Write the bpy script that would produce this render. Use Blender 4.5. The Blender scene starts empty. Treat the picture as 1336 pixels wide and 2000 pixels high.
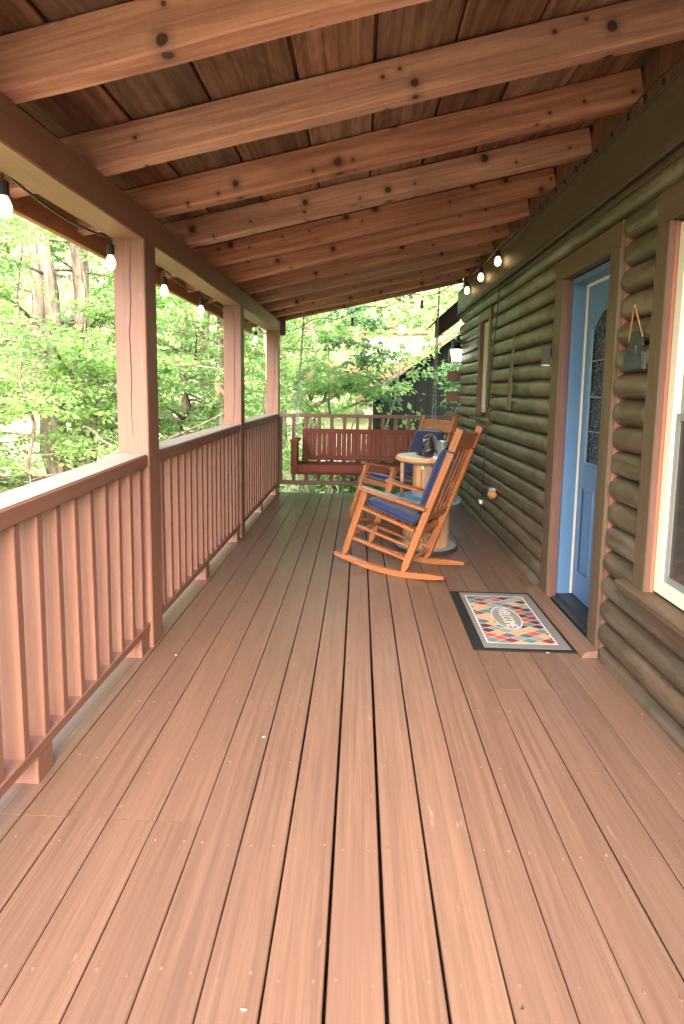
import bpy, bmesh, math, random
import numpy as np
from mathutils import Matrix, Vector
R = math.radians
random.seed(7); rng = np.random.default_rng(11)
SC = bpy.context.scene
COL = SC.collection

# ------------------------------------------------------------------ camera
cam_d = bpy.data.cameras.new('camera'); cam = bpy.data.objects.new('camera', cam_d); COL.objects.link(cam)
cam_d.sensor_fit = 'VERTICAL'; cam_d.sensor_height = 36.0; cam_d.lens = 1150.0/2000*36
cam_d.shift_y = -104.0/2000; cam_d.clip_start = 0.05; cam_d.clip_end = 2000
rows = ((0.99944309, -0.01744534, 0.02844575), (0.03022835, 0.11227671, -0.99321709), (0.01413322, 0.99352383, 0.11274153))
M = Matrix(rows).to_4x4(); M.translation = (0, 0, 1.374); cam.matrix_world = M
SC.camera = cam
# ------------------------------------------------------------------ sky, sun, exposure
SUN_EL, SUN_AZ = R(36), R(178)          # azimuth measured from +Y towards +X (sun behind the camera, over the yard)
W_ = bpy.data.worlds.new('World'); SC.world = W_; W_.use_nodes = True
nt = W_.node_tree; nt.nodes.clear()
wo = nt.nodes.new('ShaderNodeOutputWorld'); bg = nt.nodes.new('ShaderNodeBackground'); sk = nt.nodes.new('ShaderNodeTexSky')
sk.sky_type = 'NISHITA'; sk.sun_disc = False; sk.sun_elevation = SUN_EL; sk.sun_rotation = SUN_AZ
sk.air_density = 1.0; sk.dust_density = 6.0; sk.ozone_density = 0.6
bg.inputs['Strength'].default_value = 0.15
nt.links.new(sk.outputs[0], bg.inputs['Color']); nt.links.new(bg.outputs[0], wo.inputs['Surface'])
sd = bpy.data.lights.new('sun', 'SUN'); sd.energy = 1.5; sd.angle = R(85); sd.color = (1.0, 0.955, 0.9)
sun = bpy.data.objects.new('sun', sd); COL.objects.link(sun)
sv = Vector((math.sin(SUN_AZ)*math.cos(SUN_EL), math.cos(SUN_AZ)*math.cos(SUN_EL), math.sin(SUN_EL)))
sun.rotation_euler = sv.to_track_quat('Z', 'Y').to_euler(); sun.location = (-3, -6, 9)
SC.view_settings.view_transform = 'Standard'; SC.view_settings.look = 'None'; SC.view_settings.gamma = 1.0
SC.view_settings.use_curve_mapping = False; SC.view_settings.exposure = 3.2
SC.render.engine = 'CYCLES'
SC.cycles.use_denoising = True; SC.cycles.max_bounces = 8; SC.cycles.diffuse_bounces = 5; SC.cycles.transmission_bounces = 4
SC.cycles.sample_clamp_indirect = 6.0; SC.cycles.caustics_reflective = False; SC.cycles.caustics_refractive = False

# ================================================================== materials
MATS = {}
class NT:
    def __init__(s, name):
        m = bpy.data.materials.new(name); m.use_nodes = True; s.m = m; s.t = m.node_tree; s.t.nodes.clear()
        s.out = s.n('ShaderNodeOutputMaterial'); s.b = s.n('ShaderNodeBsdfPrincipled'); s.l(s.b.outputs[0], s.out.inputs['Surface'])
        MATS[name] = m
    def n(s, t, **k):
        x = s.t.nodes.new(t)
        for a, v in k.items(): setattr(x, a, v)
        return x
    def l(s, a, b): s.t.links.new(a, b)
    def val(s, sock, v):
        if hasattr(v, 'node'): s.l(v, sock)
        else: sock.default_value = v
    def coords(s, rnd=True):
        tc = s.n('ShaderNodeTexCoord')
        if not rnd: return tc.outputs['Object']
        oi = s.n('ShaderNodeObjectInfo'); mu = s.n('ShaderNodeMath', operation='MULTIPLY'); s.l(oi.outputs['Random'], mu.inputs[0]); mu.inputs[1].default_value = 57.0
        ad = s.n('ShaderNodeVectorMath', operation='ADD'); s.l(tc.outputs['Object'], ad.inputs[0]); s.l(mu.outputs[0], ad.inputs[1])
        s.rnd = oi.outputs['Random']
        return ad.outputs[0]
    def mapp(s, v, sc, loc=(0, 0, 0), rot=(0, 0, 0)):
        m = s.n('ShaderNodeMapping'); s.l(v, m.inputs[0]); m.inputs['Scale'].default_value = sc; m.inputs['Location'].default_value = loc; m.inputs['Rotation'].default_value = rot
        return m.outputs[0]
    def noise(s, v, scale=1.0, detail=5, rough=.6, dist=0.0):
        m = s.n('ShaderNodeTexNoise'); s.l(v, m.inputs['Vector']); m.inputs['Scale'].default_value = scale; m.inputs['Detail'].default_value = detail
        m.inputs['Roughness'].default_value = rough; m.inputs['Distortion'].default_value = dist
        return m.outputs['Fac']
    def voro(s, v, scale=1.0, feat='F1', out='Distance', dims='3D'):
        m = s.n('ShaderNodeTexVoronoi', feature=feat, voronoi_dimensions=dims); s.l(v, m.inputs['Vector']); m.inputs['Scale'].default_value = scale
        return m.outputs[out]
    def ramp(s, f, a, b, c0=0.0, c1=1.0):
        m = s.n('ShaderNodeMapRange', interpolation_type='SMOOTHSTEP'); s.l(f, m.inputs[0])
        m.inputs[1].default_value = a; m.inputs[2].default_value = b; m.inputs[3].default_value = c0; m.inputs[4].default_value = c1
        return m.outputs[0]
    def math(s, op, a, b=0.0):
        m = s.n('ShaderNodeMath', operation=op); s.val(m.inputs[0], a); s.val(m.inputs[1], b); return m.outputs[0]
    def mix(s, f, a, b, mode='MIX'):
        m = s.n('ShaderNodeMix', data_type='RGBA', blend_type=mode); s.val(m.inputs[0], f)
        for i, v in ((6, a), (7, b)):
            if hasattr(v, 'node'): s.l(v, m.inputs[i])
            else: m.inputs[i].default_value = (v[0], v[1], v[2], 1)
        return m.outputs[2]
    def hsv(s, c, v=1.0, h=.5, sat=1.0):
        m = s.n('ShaderNodeHueSaturation'); s.val(m.inputs['Value'], v); s.val(m.inputs['Hue'], h); s.val(m.inputs['Saturation'], sat)
        if hasattr(c, 'node'): s.l(c, m.inputs['Color'])
        else: m.inputs['Color'].default_value = (c[0], c[1], c[2], 1)
        return m.outputs[0]
    def bump(s, h, strength=.3, dist=.01):
        m = s.n('ShaderNodeBump'); s.l(h, m.inputs['Height']); m.inputs['Strength'].default_value = strength; m.inputs['Distance'].default_value = dist
        s.l(m.outputs[0], s.b.inputs['Normal'])
    def fin(s, col, rough=.5, spec=.5, metal=0.0):
        s.val(s.b.inputs['Base Color'], col if hasattr(col, 'node') else (col[0], col[1], col[2], 1))
        s.val(s.b.inputs['Roughness'], rough); s.b.inputs['Specular IOR Level'].default_value = spec; s.b.inputs['Metallic'].default_value = metal
        return s.m

def wood(name, c1, c2, g=(1.3, 34, 34), rough=.5, spec=.4, bump=.25, bd=.004, rnd=.2, knots=0.0, kcol=(.03, .015, .012), chips=0.0, ccol=(.5, .36, .27), stain=0.0, scol=(.05, .03, .02), ring=0.0, satv=0.0):
    t = NT(name); v = t.coords()
    g1 = t.noise(t.mapp(v, g), 1, 6, .68, .3)
    g2 = t.noise(t.mapp(v, (g[0]*2.2, g[1]*3.2, g[2]*3.2)), 1, 4, .6)
    f = t.math('ADD', t.math('MULTIPLY', g1, .7), t.math('MULTIPLY', g2, .3))
    f = t.ramp(f, .33, .68)
    if ring:
        w = t.noise(t.mapp(v, (g[0]*.9, g[1]*.16, g[2]*.16)), 1, 2, .5, .5)
        wv = t.math('SINE', t.math('MULTIPLY', w, 95.0))
        wv = t.ramp(wv, -.3, .9)
        f = t.math('ADD', t.math('MULTIPLY', f, 1-ring), t.math('MULTIPLY', wv, ring))
    col = t.mix(f, c1, c2)
    hgt = f
    if stain:
        s1 = t.ramp(t.noise(t.mapp(v, (1.1, 4, 4)), 1, 4, .6), .48, .72)
        col = t.mix(t.math('MULTIPLY', s1, stain), col, scol)
    if knots:
        sx = t.n('ShaderNodeSeparateXYZ'); t.l(v, sx.inputs[0]); cx = t.n('ShaderNodeCombineXYZ')
        t.l(sx.outputs[0], cx.inputs[0]); t.l(t.math('ADD', sx.outputs[1], sx.outputs[2]), cx.inputs[1])
        wob = t.noise(v, 30, 2, .5)
        kd = t.math('ADD', t.math('ADD', t.voro(cx.outputs[0], 3.4, dims='2D'), t.math('MULTIPLY', t.math('SUBTRACT', t.noise(v, 2.3, 1, .5), .5), .09)), t.math('MULTIPLY', t.math('SUBTRACT', wob, .5), .045))
        halo = t.ramp(kd, .05, .19, 1, 0); core = t.ramp(kd, .04, .075, 1, 0)
        kc = t.voro(cx.outputs[0], 3.4, out='Color', dims='2D'); kx = t.n('ShaderNodeSeparateColor'); t.l(kc, kx.inputs[0])
        on = t.ramp(kx.outputs[0], 1-knots-.02, 1-knots+.02)
        col = t.mix(t.math('MULTIPLY', t.math('MULTIPLY', halo, on), .42), col, (kcol[0]*3, kcol[1]*3, kcol[2]*3))
        col = t.mix(t.math('MULTIPLY', t.math('MULTIPLY', core, on), .88), col, kcol)
        k2 = t.math('ADD', t.voro(cx.outputs[0], 6.3, dims='2D'), t.math('MULTIPLY', t.math('SUBTRACT', wob, .5), .06)); kc2 = t.n('ShaderNodeSeparateColor'); t.l(t.voro(cx.outputs[0], 6.3, out='Color', dims='2D'), kc2.inputs[0])
        o2 = t.math('MULTIPLY', t.ramp(kc2.outputs[1], .58, .62), min(1.0, knots*1.2))
        col = t.mix(t.math('MULTIPLY', t.math('MULTIPLY', t.ramp(k2, .03, .2, 1, 0), o2), .4), col, (kcol[0]*4, kcol[1]*4, kcol[2]*4))
        col = t.mix(t.math('MULTIPLY', t.math('MULTIPLY', t.ramp(k2, .03, .07, 1, 0), o2), .85), col, kcol)
        saw = t.noise(t.mapp(v, (85, 5, 5)), 1, 3, .6)
        col = t.hsv(col, t.math('ADD', .9, t.math('MULTIPLY', saw, .2)))
    if chips:
        ch = t.noise(t.mapp(v, (10, 34, 34)), 1, 3, .7); ch2 = t.noise(t.mapp(v, (1.2, 2.2, 2.2)), 1, 2, .5)
        cf = t.ramp(t.math('ADD', ch, t.math('MULTIPLY', t.math('SUBTRACT', ch2, .5), .25)), .7, .76)
        col = t.mix(t.math('MULTIPLY', cf, chips), col, ccol)
    br = t.math('ADD', t.math('MULTIPLY', t.math('SUBTRACT', t.rnd, .5), rnd*2), 1.0)
    if satv: col = t.hsv(col, br, sat=t.math('ADD', 1.0, t.math('MULTIPLY', t.math('SUBTRACT', t.math('FRACT', t.math('MULTIPLY', t.rnd, 7.3)), .5), satv)))
    else: col = t.hsv(col, br)
    lo = t.noise(t.mapp(v, (1.5, 3, 3)), 1, 3, .6)
    r = t.math('ADD', t.math('MULTIPLY', t.math('SUBTRACT', lo, .5), .35), rough)
    t.bump(hgt, bump, bd)
    return t.fin(col, r, spec)

def plain(name, c, rough=.5, spec=.5, metal=0.0, var=.12, vs=6.0, bump=0.0, bs=60.0, emit=None, es=1.0, rnd=0.0):
    t = NT(name); v = t.coords()
    n = t.noise(v, vs, 4, .6)
    br = t.math('ADD', t.math('MULTIPLY', t.math('SUBTRACT', n, .5), var*2), 1.0)
    if rnd: br = t.math('ADD', br, t.math('MULTIPLY', t.math('SUBTRACT', t.rnd, .5), rnd*2))
    col = t.hsv(c, br)
    if bump: t.bump(t.noise(v, bs, 4, .6), bump, .004)
    if emit:
        t.b.inputs['Emission Color'].default_value = (*emit, 1); t.b.inputs['Emission Strength'].default_value = es
    return t.fin(col, t.math('ADD', t.math('MULTIPLY', t.math('SUBTRACT', n, .5), .2), rough), spec, metal)

wood('deck_paint', (.094, .055, .039), (.144, .084, .06), g=(1.3, 52, 52), rough=.38, spec=.55, bump=.2, bd=.0025, rnd=.09, chips=.5, ccol=(.29, .185, .14), stain=.6, scol=(.115, .066, .05))
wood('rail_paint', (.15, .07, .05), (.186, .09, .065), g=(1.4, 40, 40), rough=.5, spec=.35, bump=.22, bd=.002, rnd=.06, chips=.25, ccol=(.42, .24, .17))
wood('end_rail_paint', (.1, .048, .034), (.135, .066, .046), g=(1.4, 40, 40), rough=.5, spec=.35, bump=.22, bd=.002, rnd=.06)  # darker copy of the rail paint, with the porch-end shade in its colour
wood('beam_paint', (.2, .096, .062), (.26, .128, .083), g=(1.2, 30, 30), rough=.5, spec=.35, bump=.25, bd=.003, rnd=.04, chips=.35, ccol=(.45, .3, .22), knots=.35, kcol=(.1, .045, .025))
wood('rafter_cedar', (.285, .105, .075), (.58, .275, .205), g=(1.1, 22, 22), rough=.6, spec=.25, bump=.35, bd=.004, rnd=.13, knots=.85, stain=.45, scol=(.25, .1, .06), satv=.22, chips=.6, ccol=(.2, .07, .04))
wood('ceiling_board', (.1, .046, .031), (.32, .168, .12), g=(.8, 22, 22), rough=.65, spec=.2, bump=.3, bd=.004, rnd=.4, ring=.18, stain=.45, scol=(.07, .045, .036), satv=.25, knots=.15)
wood('eave_wood', (.25, .1, .05), (.42, .2, .11), g=(1.1, 26, 26), rough=.6, spec=.25, bump=.25, bd=.003, rnd=.1, knots=.4)
wood('trim_brown', (.068, .044, .028), (.105, .07, .044), g=(1.3, 40, 40), rough=.5, spec=.35, bump=.3, bd=.003, rnd=.08, chips=.2, ccol=(.2, .15, .09), stain=.3, scol=(.085, .066, .03))
wood('trim_red', (.085, .04, .033), (.12, .06, .048), g=(1.3, 40, 40), rough=.5, spec=.35, bump=.25, bd=.003, rnd=.06)
wood('frieze_brown', (.05, .033, .022), (.082, .056, .037), g=(1.0, 24, 24), rough=.5, spec=.35, bump=.25, bd=.003, rnd=.05, stain=.3, scol=(.12, .085, .06))
wood('mould_dark', (.04, .026, .02), (.075, .05, .035), g=(1.0, 24, 24), rough=.55, spec=.3, bump=.3, bd=.003, rnd=.05, chips=.5, ccol=(.2, .16, .13))
wood('gable_board', (.11, .04, .025), (.17, .068, .043), g=(1.3, 40, 40), rough=.6, spec=.25, bump=.25, bd=.003, rnd=.15)
wood('caulk_orange', (.22, .085, .05), (.29, .125, .075), g=(1.3, 20, 20), rough=.6, spec=.2, bump=.1, rnd=.05)
wood('teak', (.17, .06, .023), (.275, .108, .043), g=(2.5, 55, 55), rough=.3, spec=.5, bump=.12, bd=.0015, rnd=.1)
wood('swing_paint', (.1, .027, .019), (.13, .038, .028), g=(2, 50, 50), rough=.62, spec=.15, bump=.12, bd=.0015, rnd=.06)
wood('spool_wood', (.22, .11, .058), (.37, .215, .125), g=(2, 40, 40), rough=.6, spec=.3, bump=.2, bd=.002, rnd=.22, knots=.3, kcol=(.2, .09, .045), satv=.4)
wood('spool_rim', (.4, .17, .06), (.55, .28, .12), g=(3, 30, 30), rough=.5, spec=.4, bump=.15, rnd=.05)
plain('spool_top', (.74, .72, .66), .25, .5, var=.06)
plain('spool_blue', (.15, .27, .4), .5, .4, var=.15)
plain('rubber_black', (.02, .022, .028), .45, .4)
plain('steel_grey', (.35, .37, .4), .4, .5, metal=.6)
plain('galvanised', (.3, .325, .32), .45, .5, metal=.7, var=.2, vs=18)
plain('chain_steel', (.34, .34, .34), .45, .5, metal=.7)
plain('black_metal', (.018, .018, .02), .4, .5)
plain('bear_black', (.022, .021, .021), .32, .5, var=.3, vs=40, bump=.6, bs=90)
plain('bear_tan', (.3, .22, .15), .6, .3)
plain('grey_wing', (.12, .11, .11), .5, .4, var=.4, vs=60, bump=.5, bs=120)
plain('paper', (.75, .75, .73), .6, .3)
t = NT('cushion_blue'); v = t.coords(); n = t.noise(v, 9, 3, .6); wv = t.noise(t.mapp(v, (420, 420, 420)), 1, 2, .5)
col = t.mix(n, (.012, .019, .062), (.018, .028, .09)); t.bump(t.math('ADD', t.math('MULTIPLY', n, .7), t.math('MULTIPLY', wv, .25)), .4, .01)
t.b.inputs['Sheen Weight'].default_value = .25; t.b.inputs['Sheen Roughness'].default_value = .4
t.fin(col, .8, .2)
plain('cushion_piping', (.012, .018, .055), .8, .2)
plain('door_blue', (.073, .152, .28), .35, .5, var=.05, bump=.06, bs=120)
plain('vinyl_cream', (.6, .575, .48), .35, .5, var=.04)
plain('weatherstrip', (.5, .48, .44), .5, .4, var=.04)
t = NT('window_glass'); v = t.coords(); t.b.inputs['Coat Weight'].default_value = .5
t.fin(t.mix(t.noise(v, 2.0, 3, .5), (.02, .022, .021), (.05, .055, .052)), .12, .45)
t = NT('door_glass'); v = t.coords(); cl = t.voro(t.mapp(v, (1, 16, 22)), 1.6); fa = t.noise(t.mapp(v, (1, 30, 45)), 1, 2, .5)
t.bump(t.math('ADD', t.math('MULTIPLY', cl, 1.6), fa), 1.0, .03)
t.fin(t.mix(t.noise(v, 9, 3, .7), (.006, .005, .005), (.04, .033, .028)), .07, .9)
plain('screen_grey', (.16, .17, .16), .35, .5, var=.1)
plain('curtain', (.3, .31, .29), .8, .2, var=.1)
plain('dark_room', (.02, .018, .016), .9, .1)
plain('rubber_mat_black', (.009, .0105, .0105), .8, .2, bump=.3, bs=200)
plain('sill_black', (.03, .035, .04), .4, .5, bump=.2)
plain('bulb_glow', (.9, .85, .7), .2, .5, emit=(1.0, .85, .5), es=.18, var=0)
plain('bulb_warm', (.9, .7, .45), .2, .5, emit=(1.0, .68, .3), es=1.0, var=0)
plain('lamp_glass', (.9, .9, .88), .2, .5, emit=(1.0, .97, .9), es=.5, var=0)
plain('socket_black', (.012, .013, .013), .6, .3, bump=.6, bs=300)
plain('bulb_off', (.1, .1, .09), .1, .6)
plain('rope_tan', (.26, .14, .065), .8, .2, var=.3, vs=200, bump=.8, bs=400)
plain('rope_olive', (.17, .135, .07), .8, .2, var=.2)
plain('verdigris', (.03, .038, .036), .55, .4, var=.5, vs=50, bump=.6, bs=150)
plain('lichen_wood', (.12, .11, .065), .75, .2, var=.35, vs=30, bump=.5, bs=120)
plain('orange_cap', (.34, .13, .035), .5, .4)
plain('brass_ring', (.5, .45, .22), .4, .5)
plain('roof_red', (.21, .08, .048), .55, .35, var=.2)
plain('siding_black', (.0035, .0045, .0042), .85, .05, var=.25, vs=3)
plain('soffit_olive', (.075, .06, .033), .6, .3, var=.2)
plain('fascia_dark', (.03, .014, .01), .6, .3)
plain('white_wall', (.75, .73, .7), .6, .3)
plain('bird_red', (.4, .13, .08), .5, .4)
plain('wood_cut', (.62, .5, .36), .7, .2)
# log stain: brown with olive algae, grey weathering and lengthwise checks
t = NT('log_stain'); v = t.coords()
gr = t.noise(t.mapp(v, (1.5, 40, 40)), 1, 5, .65, .3); big = t.noise(t.mapp(v, (1.6, 5, 7)), 1, 4, .6); b2 = t.noise(t.mapp(v, (.8, 3, 3), (5, 2, 9)), 1, 3, .55)
col = t.mix(t.ramp(gr, .3, .7), (.047, .034, .024), (.09, .066, .046))
col = t.mix(t.math('MULTIPLY', t.ramp(b2, .42, .62), .3), col, (.1, .085, .042))
col = t.mix(t.math('MULTIPLY', t.ramp(t.noise(t.mapp(v, (.9, 3, 3), (2, 7, 1)), 1, 3, .55), .45, .62), .55), col, (.13, .08, .052))
col = t.mix(t.math('MULTIPLY', t.ramp(big, .47, .68), .6), col, (.165, .134, .098))
blot = t.noise(t.mapp(v, (7, 9, 9), (3, 1, 2)), 1, 4, .65)
col = t.mix(t.math('MULTIPLY', t.ramp(blot, .52, .66), .6), col, (.045, .035, .02))
ck = t.noise(t.mapp(v, (1.1, 30, 30), (1, 8, 4)), 1, 3, .5, .6); ckm = t.math('MULTIPLY', t.ramp(t.math('ABSOLUTE', t.math('SUBTRACT', ck, .5)), 0, .012, 1, 0), t.ramp(b2, .5, .56))
col = t.mix(t.math('MULTIPLY', ckm, .8), col, (.02, .014, .008))
col = t.hsv(col, t.math('ADD', .9, t.math('MULTIPLY', t.rnd, .22)))
t.bump(t.math('SUBTRACT', t.math('ADD', t.math('MULTIPLY', gr, .5), t.math('MULTIPLY', big, .6)), t.math('MULTIPLY', ckm, .8)), .45, .012)
t.fin(col, t.math('ADD', .24, t.math('MULTIPLY', blot, .35)), .55)
# leaves
def leafmat(name, c1, c2, tr, rough=.45):
    t = NT(name); oi = t.n('ShaderNodeTexCoord'); g = t.n('ShaderNodeNewGeometry')
    c = t.mix(g.outputs['Random Per Island'], c1, c2)
    c = t.hsv(c, t.math('ADD', .75, t.math('MULTIPLY', t.noise(oi.outputs['Object'], 1.1, 3, .6), .5)))
    t.fin(c, rough, .35)
    tb = t.n('ShaderNodeBsdfTranslucent'); t.l(t.hsv(c, tr), tb.inputs[0])
    mx = t.n('ShaderNodeMixShader'); mx.inputs[0].default_value = .45
    t.l(t.b.outputs[0], mx.inputs[1]); t.l(tb.outputs[0], mx.inputs[2]); t.l(mx.outputs[0], t.out.inputs['Surface'])
    return t.m
leafmat('leaf_bright', (.125, .23, .065), (.2, .3, .105), 2.5)
leafmat('leaf_mid', (.11, .195, .062), (.17, .255, .1), 2.3)
leafmat('leaf_blue', (.055, .12, .05), (.1, .19, .075), 2.0)
leafmat('leaf_far', (.2, .28, .12), (.3, .37, .19), 2.0)  # distant haze and sunlight mixed into the leaf colour
leafmat('leaf_dark', (.03, .075, .018), (.06, .12, .03), 1.4)
t = NT('bark'); v = t.coords(); n1 = t.noise(t.mapp(v, (16, 16, 3.5)), 1, 6, .7, .4); n2 = t.noise(v, 1.6, 3, .6)
col = t.mix(t.ramp(n1, .35, .65), (.075, .056, .042), (.25, .2, .16)); col = t.mix(t.math('MULTIPLY', t.ramp(n2, .5, .68), .5), col, (.2, .2, .16))
t.bump(n1, .8, .03); t.fin(col, .85, .2)
t = NT('bark_pale'); v = t.coords(); n1 = t.noise(t.mapp(v, (14, 14, 5)), 1, 5, .65)
t.bump(n1, .5, .01); t.fin(t.mix(n1, (.16, .13, .1), (.42, .38, .32)), .8, .2)
t = NT('ground'); v = t.coords(False); n1 = t.noise(v, .35, 6, .65); n2 = t.noise(v, 9, 5, .7)
col = t.mix(t.ramp(n1, .35, .65), (.16, .2, .08), (.42, .4, .27)); col = t.mix(t.math('MULTIPLY', t.ramp(n2, .5, .75), .5), col, (.42, .37, .27))
t.bump(n2, .8, .05); t.fin(col, .9, .15)
# doormat print: diamonds in a grey border with an oval (flat print on the mat)
t = NT('mat_print'); tc = t.n('ShaderNodeTexCoord'); sx = t.n('ShaderNodeSeparateXYZ'); t.l(tc.outputs['Object'], sx.inputs[0])
X, Y = sx.outputs[0], sx.outputs[1]
u = t.math('ADD', t.math('DIVIDE', X, .104), t.math('DIVIDE', Y, .068)); w = t.math('SUBTRACT', t.math('DIVIDE', Y, .068), t.math('DIVIDE', X, .104))
cx = t.n('ShaderNodeCombineXYZ'); t.l(t.math('FLOOR', u), cx.inputs[0]); t.l(t.math('FLOOR', w), cx.inputs[1])
wn = t.n('ShaderNodeTexWhiteNoise', noise_dimensions='2D'); t.l(cx.outputs[0], wn.inputs['Vector'])
cr = t.n('ShaderNodeValToRGB'); cr.color_ramp.interpolation = 'CONSTANT'; t.l(wn.outputs['Value'], cr.inputs[0])
cs = [(.36, .07, .045), (.17, .028, .04), (.4, .235, .115), (.075, .155, .16), (.06, .026, .037), (.19, .19, .185), (.065, .09, .125)]
cr.color_ramp.elements[0].color = (*cs[0], 1); cr.color_ramp.elements[1].position = 1/7; cr.color_ramp.elements[1].color = (*cs[1], 1)
for i in range(2, 7):
    e = cr.color_ramp.elements.new(i/7); e.color = (*cs[i], 1)
fu = t.math('ABSOLUTE', t.math('SUBTRACT', t.math('FRACT', u), .5)); fw = t.math('ABSOLUTE', t.math('SUBTRACT', t.math('FRACT', w), .5))
line = t.ramp(t.math('MAXIMUM', fu, fw), .45, .475)
col = t.mix(line, cr.outputs[0], (.36, .345, .32))
bd = t.math('MAXIMUM', t.math('SUBTRACT', t.math('ABSOLUTE', X), .185), t.math('SUBTRACT', t.math('ABSOLUTE', Y), .375))
col = t.mix(t.ramp(bd, 0, .001), col, (.46, .44, .42)); col = t.mix(t.ramp(bd, .008, .009), col, (.13, .127, .124))
el = t.math('ADD', t.math('POWER', t.math('DIVIDE', X, .087), 2.0), t.math('POWER', t.math('DIVIDE', Y, .185), 2.0))
col = t.mix(t.ramp(el, 1.0, 1.02, 1, 0), col, (.4, .39, .37)); col = t.mix(t.ramp(el, .84, .86, 1, 0), col, (.17, .165, .16))
rib = t.math('SINE', t.math('MULTIPLY', Y, 900.0)); sp = t.noise(tc.outputs['Object'], 260, 3, .7)
col = t.hsv(col, t.math('ADD', .82, t.math('MULTIPLY', sp, .36)))
t.bump(t.math('ADD', t.math('MULTIPLY', rib, .4), sp), .5, .003); t.fin(col, .9, .1)
plain('mat_letter', (.42, .41, .385), .9, .1, bump=.3, bs=250)

# ================================================================== geometry helpers
WM = {}
def link(o, parent=None, world=None):
    COL.objects.link(o); world = world if world is not None else Matrix.Identity(4)
    WM[o.name] = world
    if parent is not None:
        o.parent = parent; o.matrix_basis = WM[parent.name].inverted() @ world
    else: o.matrix_basis = world
    return o
def tag(o, label=None, cat=None, group=None, kind=None):
    if label: o['label'] = label
    if cat: o['category'] = cat
    if group: o['group'] = group
    if kind: o['kind'] = kind
    return o
def thing(name, label, cat, loc=(0, 0, 0), group=None, world=None):
    o = bpy.data.objects.new(name, None); o.empty_display_size = .1
    link(o, None, world if world is not None else Matrix.Translation(loc)); return tag(o, label, cat, group)
def obj(name, me, mat, parent=None, world=None, smooth=False):
    if not me.materials: me.materials.append(MATS[mat])
    if smooth: me.polygons.foreach_set('use_smooth', [True]*len(me.polygons))
    return link(bpy.data.objects.new(name, me), parent, world)
class MB:
    def __init__(s): s.v = []; s.f = []
    def add(s, vs, fs):
        k = len(s.v); s.v += [tuple(p) for p in vs]; s.f += [tuple(i+k for i in f) for f in fs]; return s
    def sect(s, pts, x0, x1, caps=True):
        """cross-section pts (y,z) extruded along x"""
        n = len(pts); vs = [(x0, y, z) for y, z in pts]+[(x1, y, z) for y, z in pts]
        fs = [(i, (i+1) % n, n+(i+1) % n, n+i) for i in range(n)]
        if caps: fs += [tuple(reversed(range(n))), tuple(range(n, 2*n))]
        return s.add(vs, fs)
    def box(s, a, b):
        (x0, y0, z0), (x1, y1, z1) = a, b
        return s.add([(x0, y0, z0), (x1, y0, z0), (x1, y1, z0), (x0, y1, z0), (x0, y0, z1), (x1, y0, z1), (x1, y1, z1), (x0, y1, z1)],
                     [(0, 3, 2, 1), (4, 5, 6, 7), (0, 1, 5, 4), (1, 2, 6, 5), (2, 3, 7, 6), (3, 0, 4, 7)])
    def lathe(s, prof, n=24, m=None, caps=True):
        vs = []
        for r, z in prof: vs += [(r*math.cos(2*math.pi*i/n), r*math.sin(2*math.pi*i/n), z) for i in range(n)]
        if m is not None: vs = [m @ Vector(p) for p in vs]
        fs = [(j*n+i, j*n+(i+1) % n, (j+1)*n+(i+1) % n, (j+1)*n+i) for j in range(len(prof)-1) for i in range(n)]
        if caps: fs += [tuple(reversed(range(n))), tuple(range((len(prof)-1)*n, len(prof)*n))]
        return s.add(vs, fs)
    def tube(s, pts, rad, n=6, caps=True):
        pts = [Vector(p) for p in pts]; k = len(pts); vs = []
        if not hasattr(rad, '__len__'): rad = [rad]*k
        ref = Vector((0, 0, 1))
        for i, p in enumerate(pts):
            d = (pts[min(i+1, k-1)]-pts[max(i-1, 0)]).normalized()
            a = d.cross(ref)
            if a.length < .05: a = d.cross(Vector((1, 0, 0)))
            a.normalize(); b = d.cross(a)
            vs += [p+(a*math.cos(2*math.pi*j/n)+b*math.sin(2*math.pi*j/n))*rad[i] for j in range(n)]
        fs = [(i*n+j, i*n+(j+1) % n, (i+1)*n+(j+1) % n, (i+1)*n+j) for i in range(k-1) for j in range(n)]
        if caps: fs += [tuple(reversed(range(n))), tuple(range((k-1)*n, k*n))]
        return s.add(vs, fs)
    def mesh(s, name='m'):
        me = bpy.data.meshes.new(name); me.from_pydata(s.v, [], s.f); me.validate()
        bm = bmesh.new(); bm.from_mesh(me); bmesh.ops.recalc_face_normals(bm, faces=bm.faces); bm.to_mesh(me); bm.free()
        return me
def octo(w, h, c):
    a, b = w/2, h/2
    return [(-a+c, -b), (a-c, -b), (a, -b+c), (a, b-c), (a-c, b), (-a+c, b), (-a, b-c), (-a, -b+c)]
_bars = {}
def bar_mesh(L, w, h, c):
    k = (round(L, 3), round(w, 4), round(h, 4), c)
    return MB().sect(octo(w, h, min(c, w*.3, h*.3)), -k[0]/2, k[0]/2).mesh()
def frame(p0, p1, up=(0, 0, 1)):
    p0, p1 = Vector(p0), Vector(p1); x = (p1-p0).normalized(); u = Vector(up)
    if abs(x.dot(u)) > .98: u = Vector((0, 1, 0)) if abs(x.y) < .9 else Vector((1, 0, 0))
    y = u.cross(x).normalized(); z = x.cross(y)
    m = Matrix(((x.x, y.x, z.x, 0), (x.y, y.y, z.y, 0), (x.z, y.z, z.z, 0), (0, 0, 0, 1))); m.translation = (p0+p1)/2
    return m, (p1-p0).length
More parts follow.
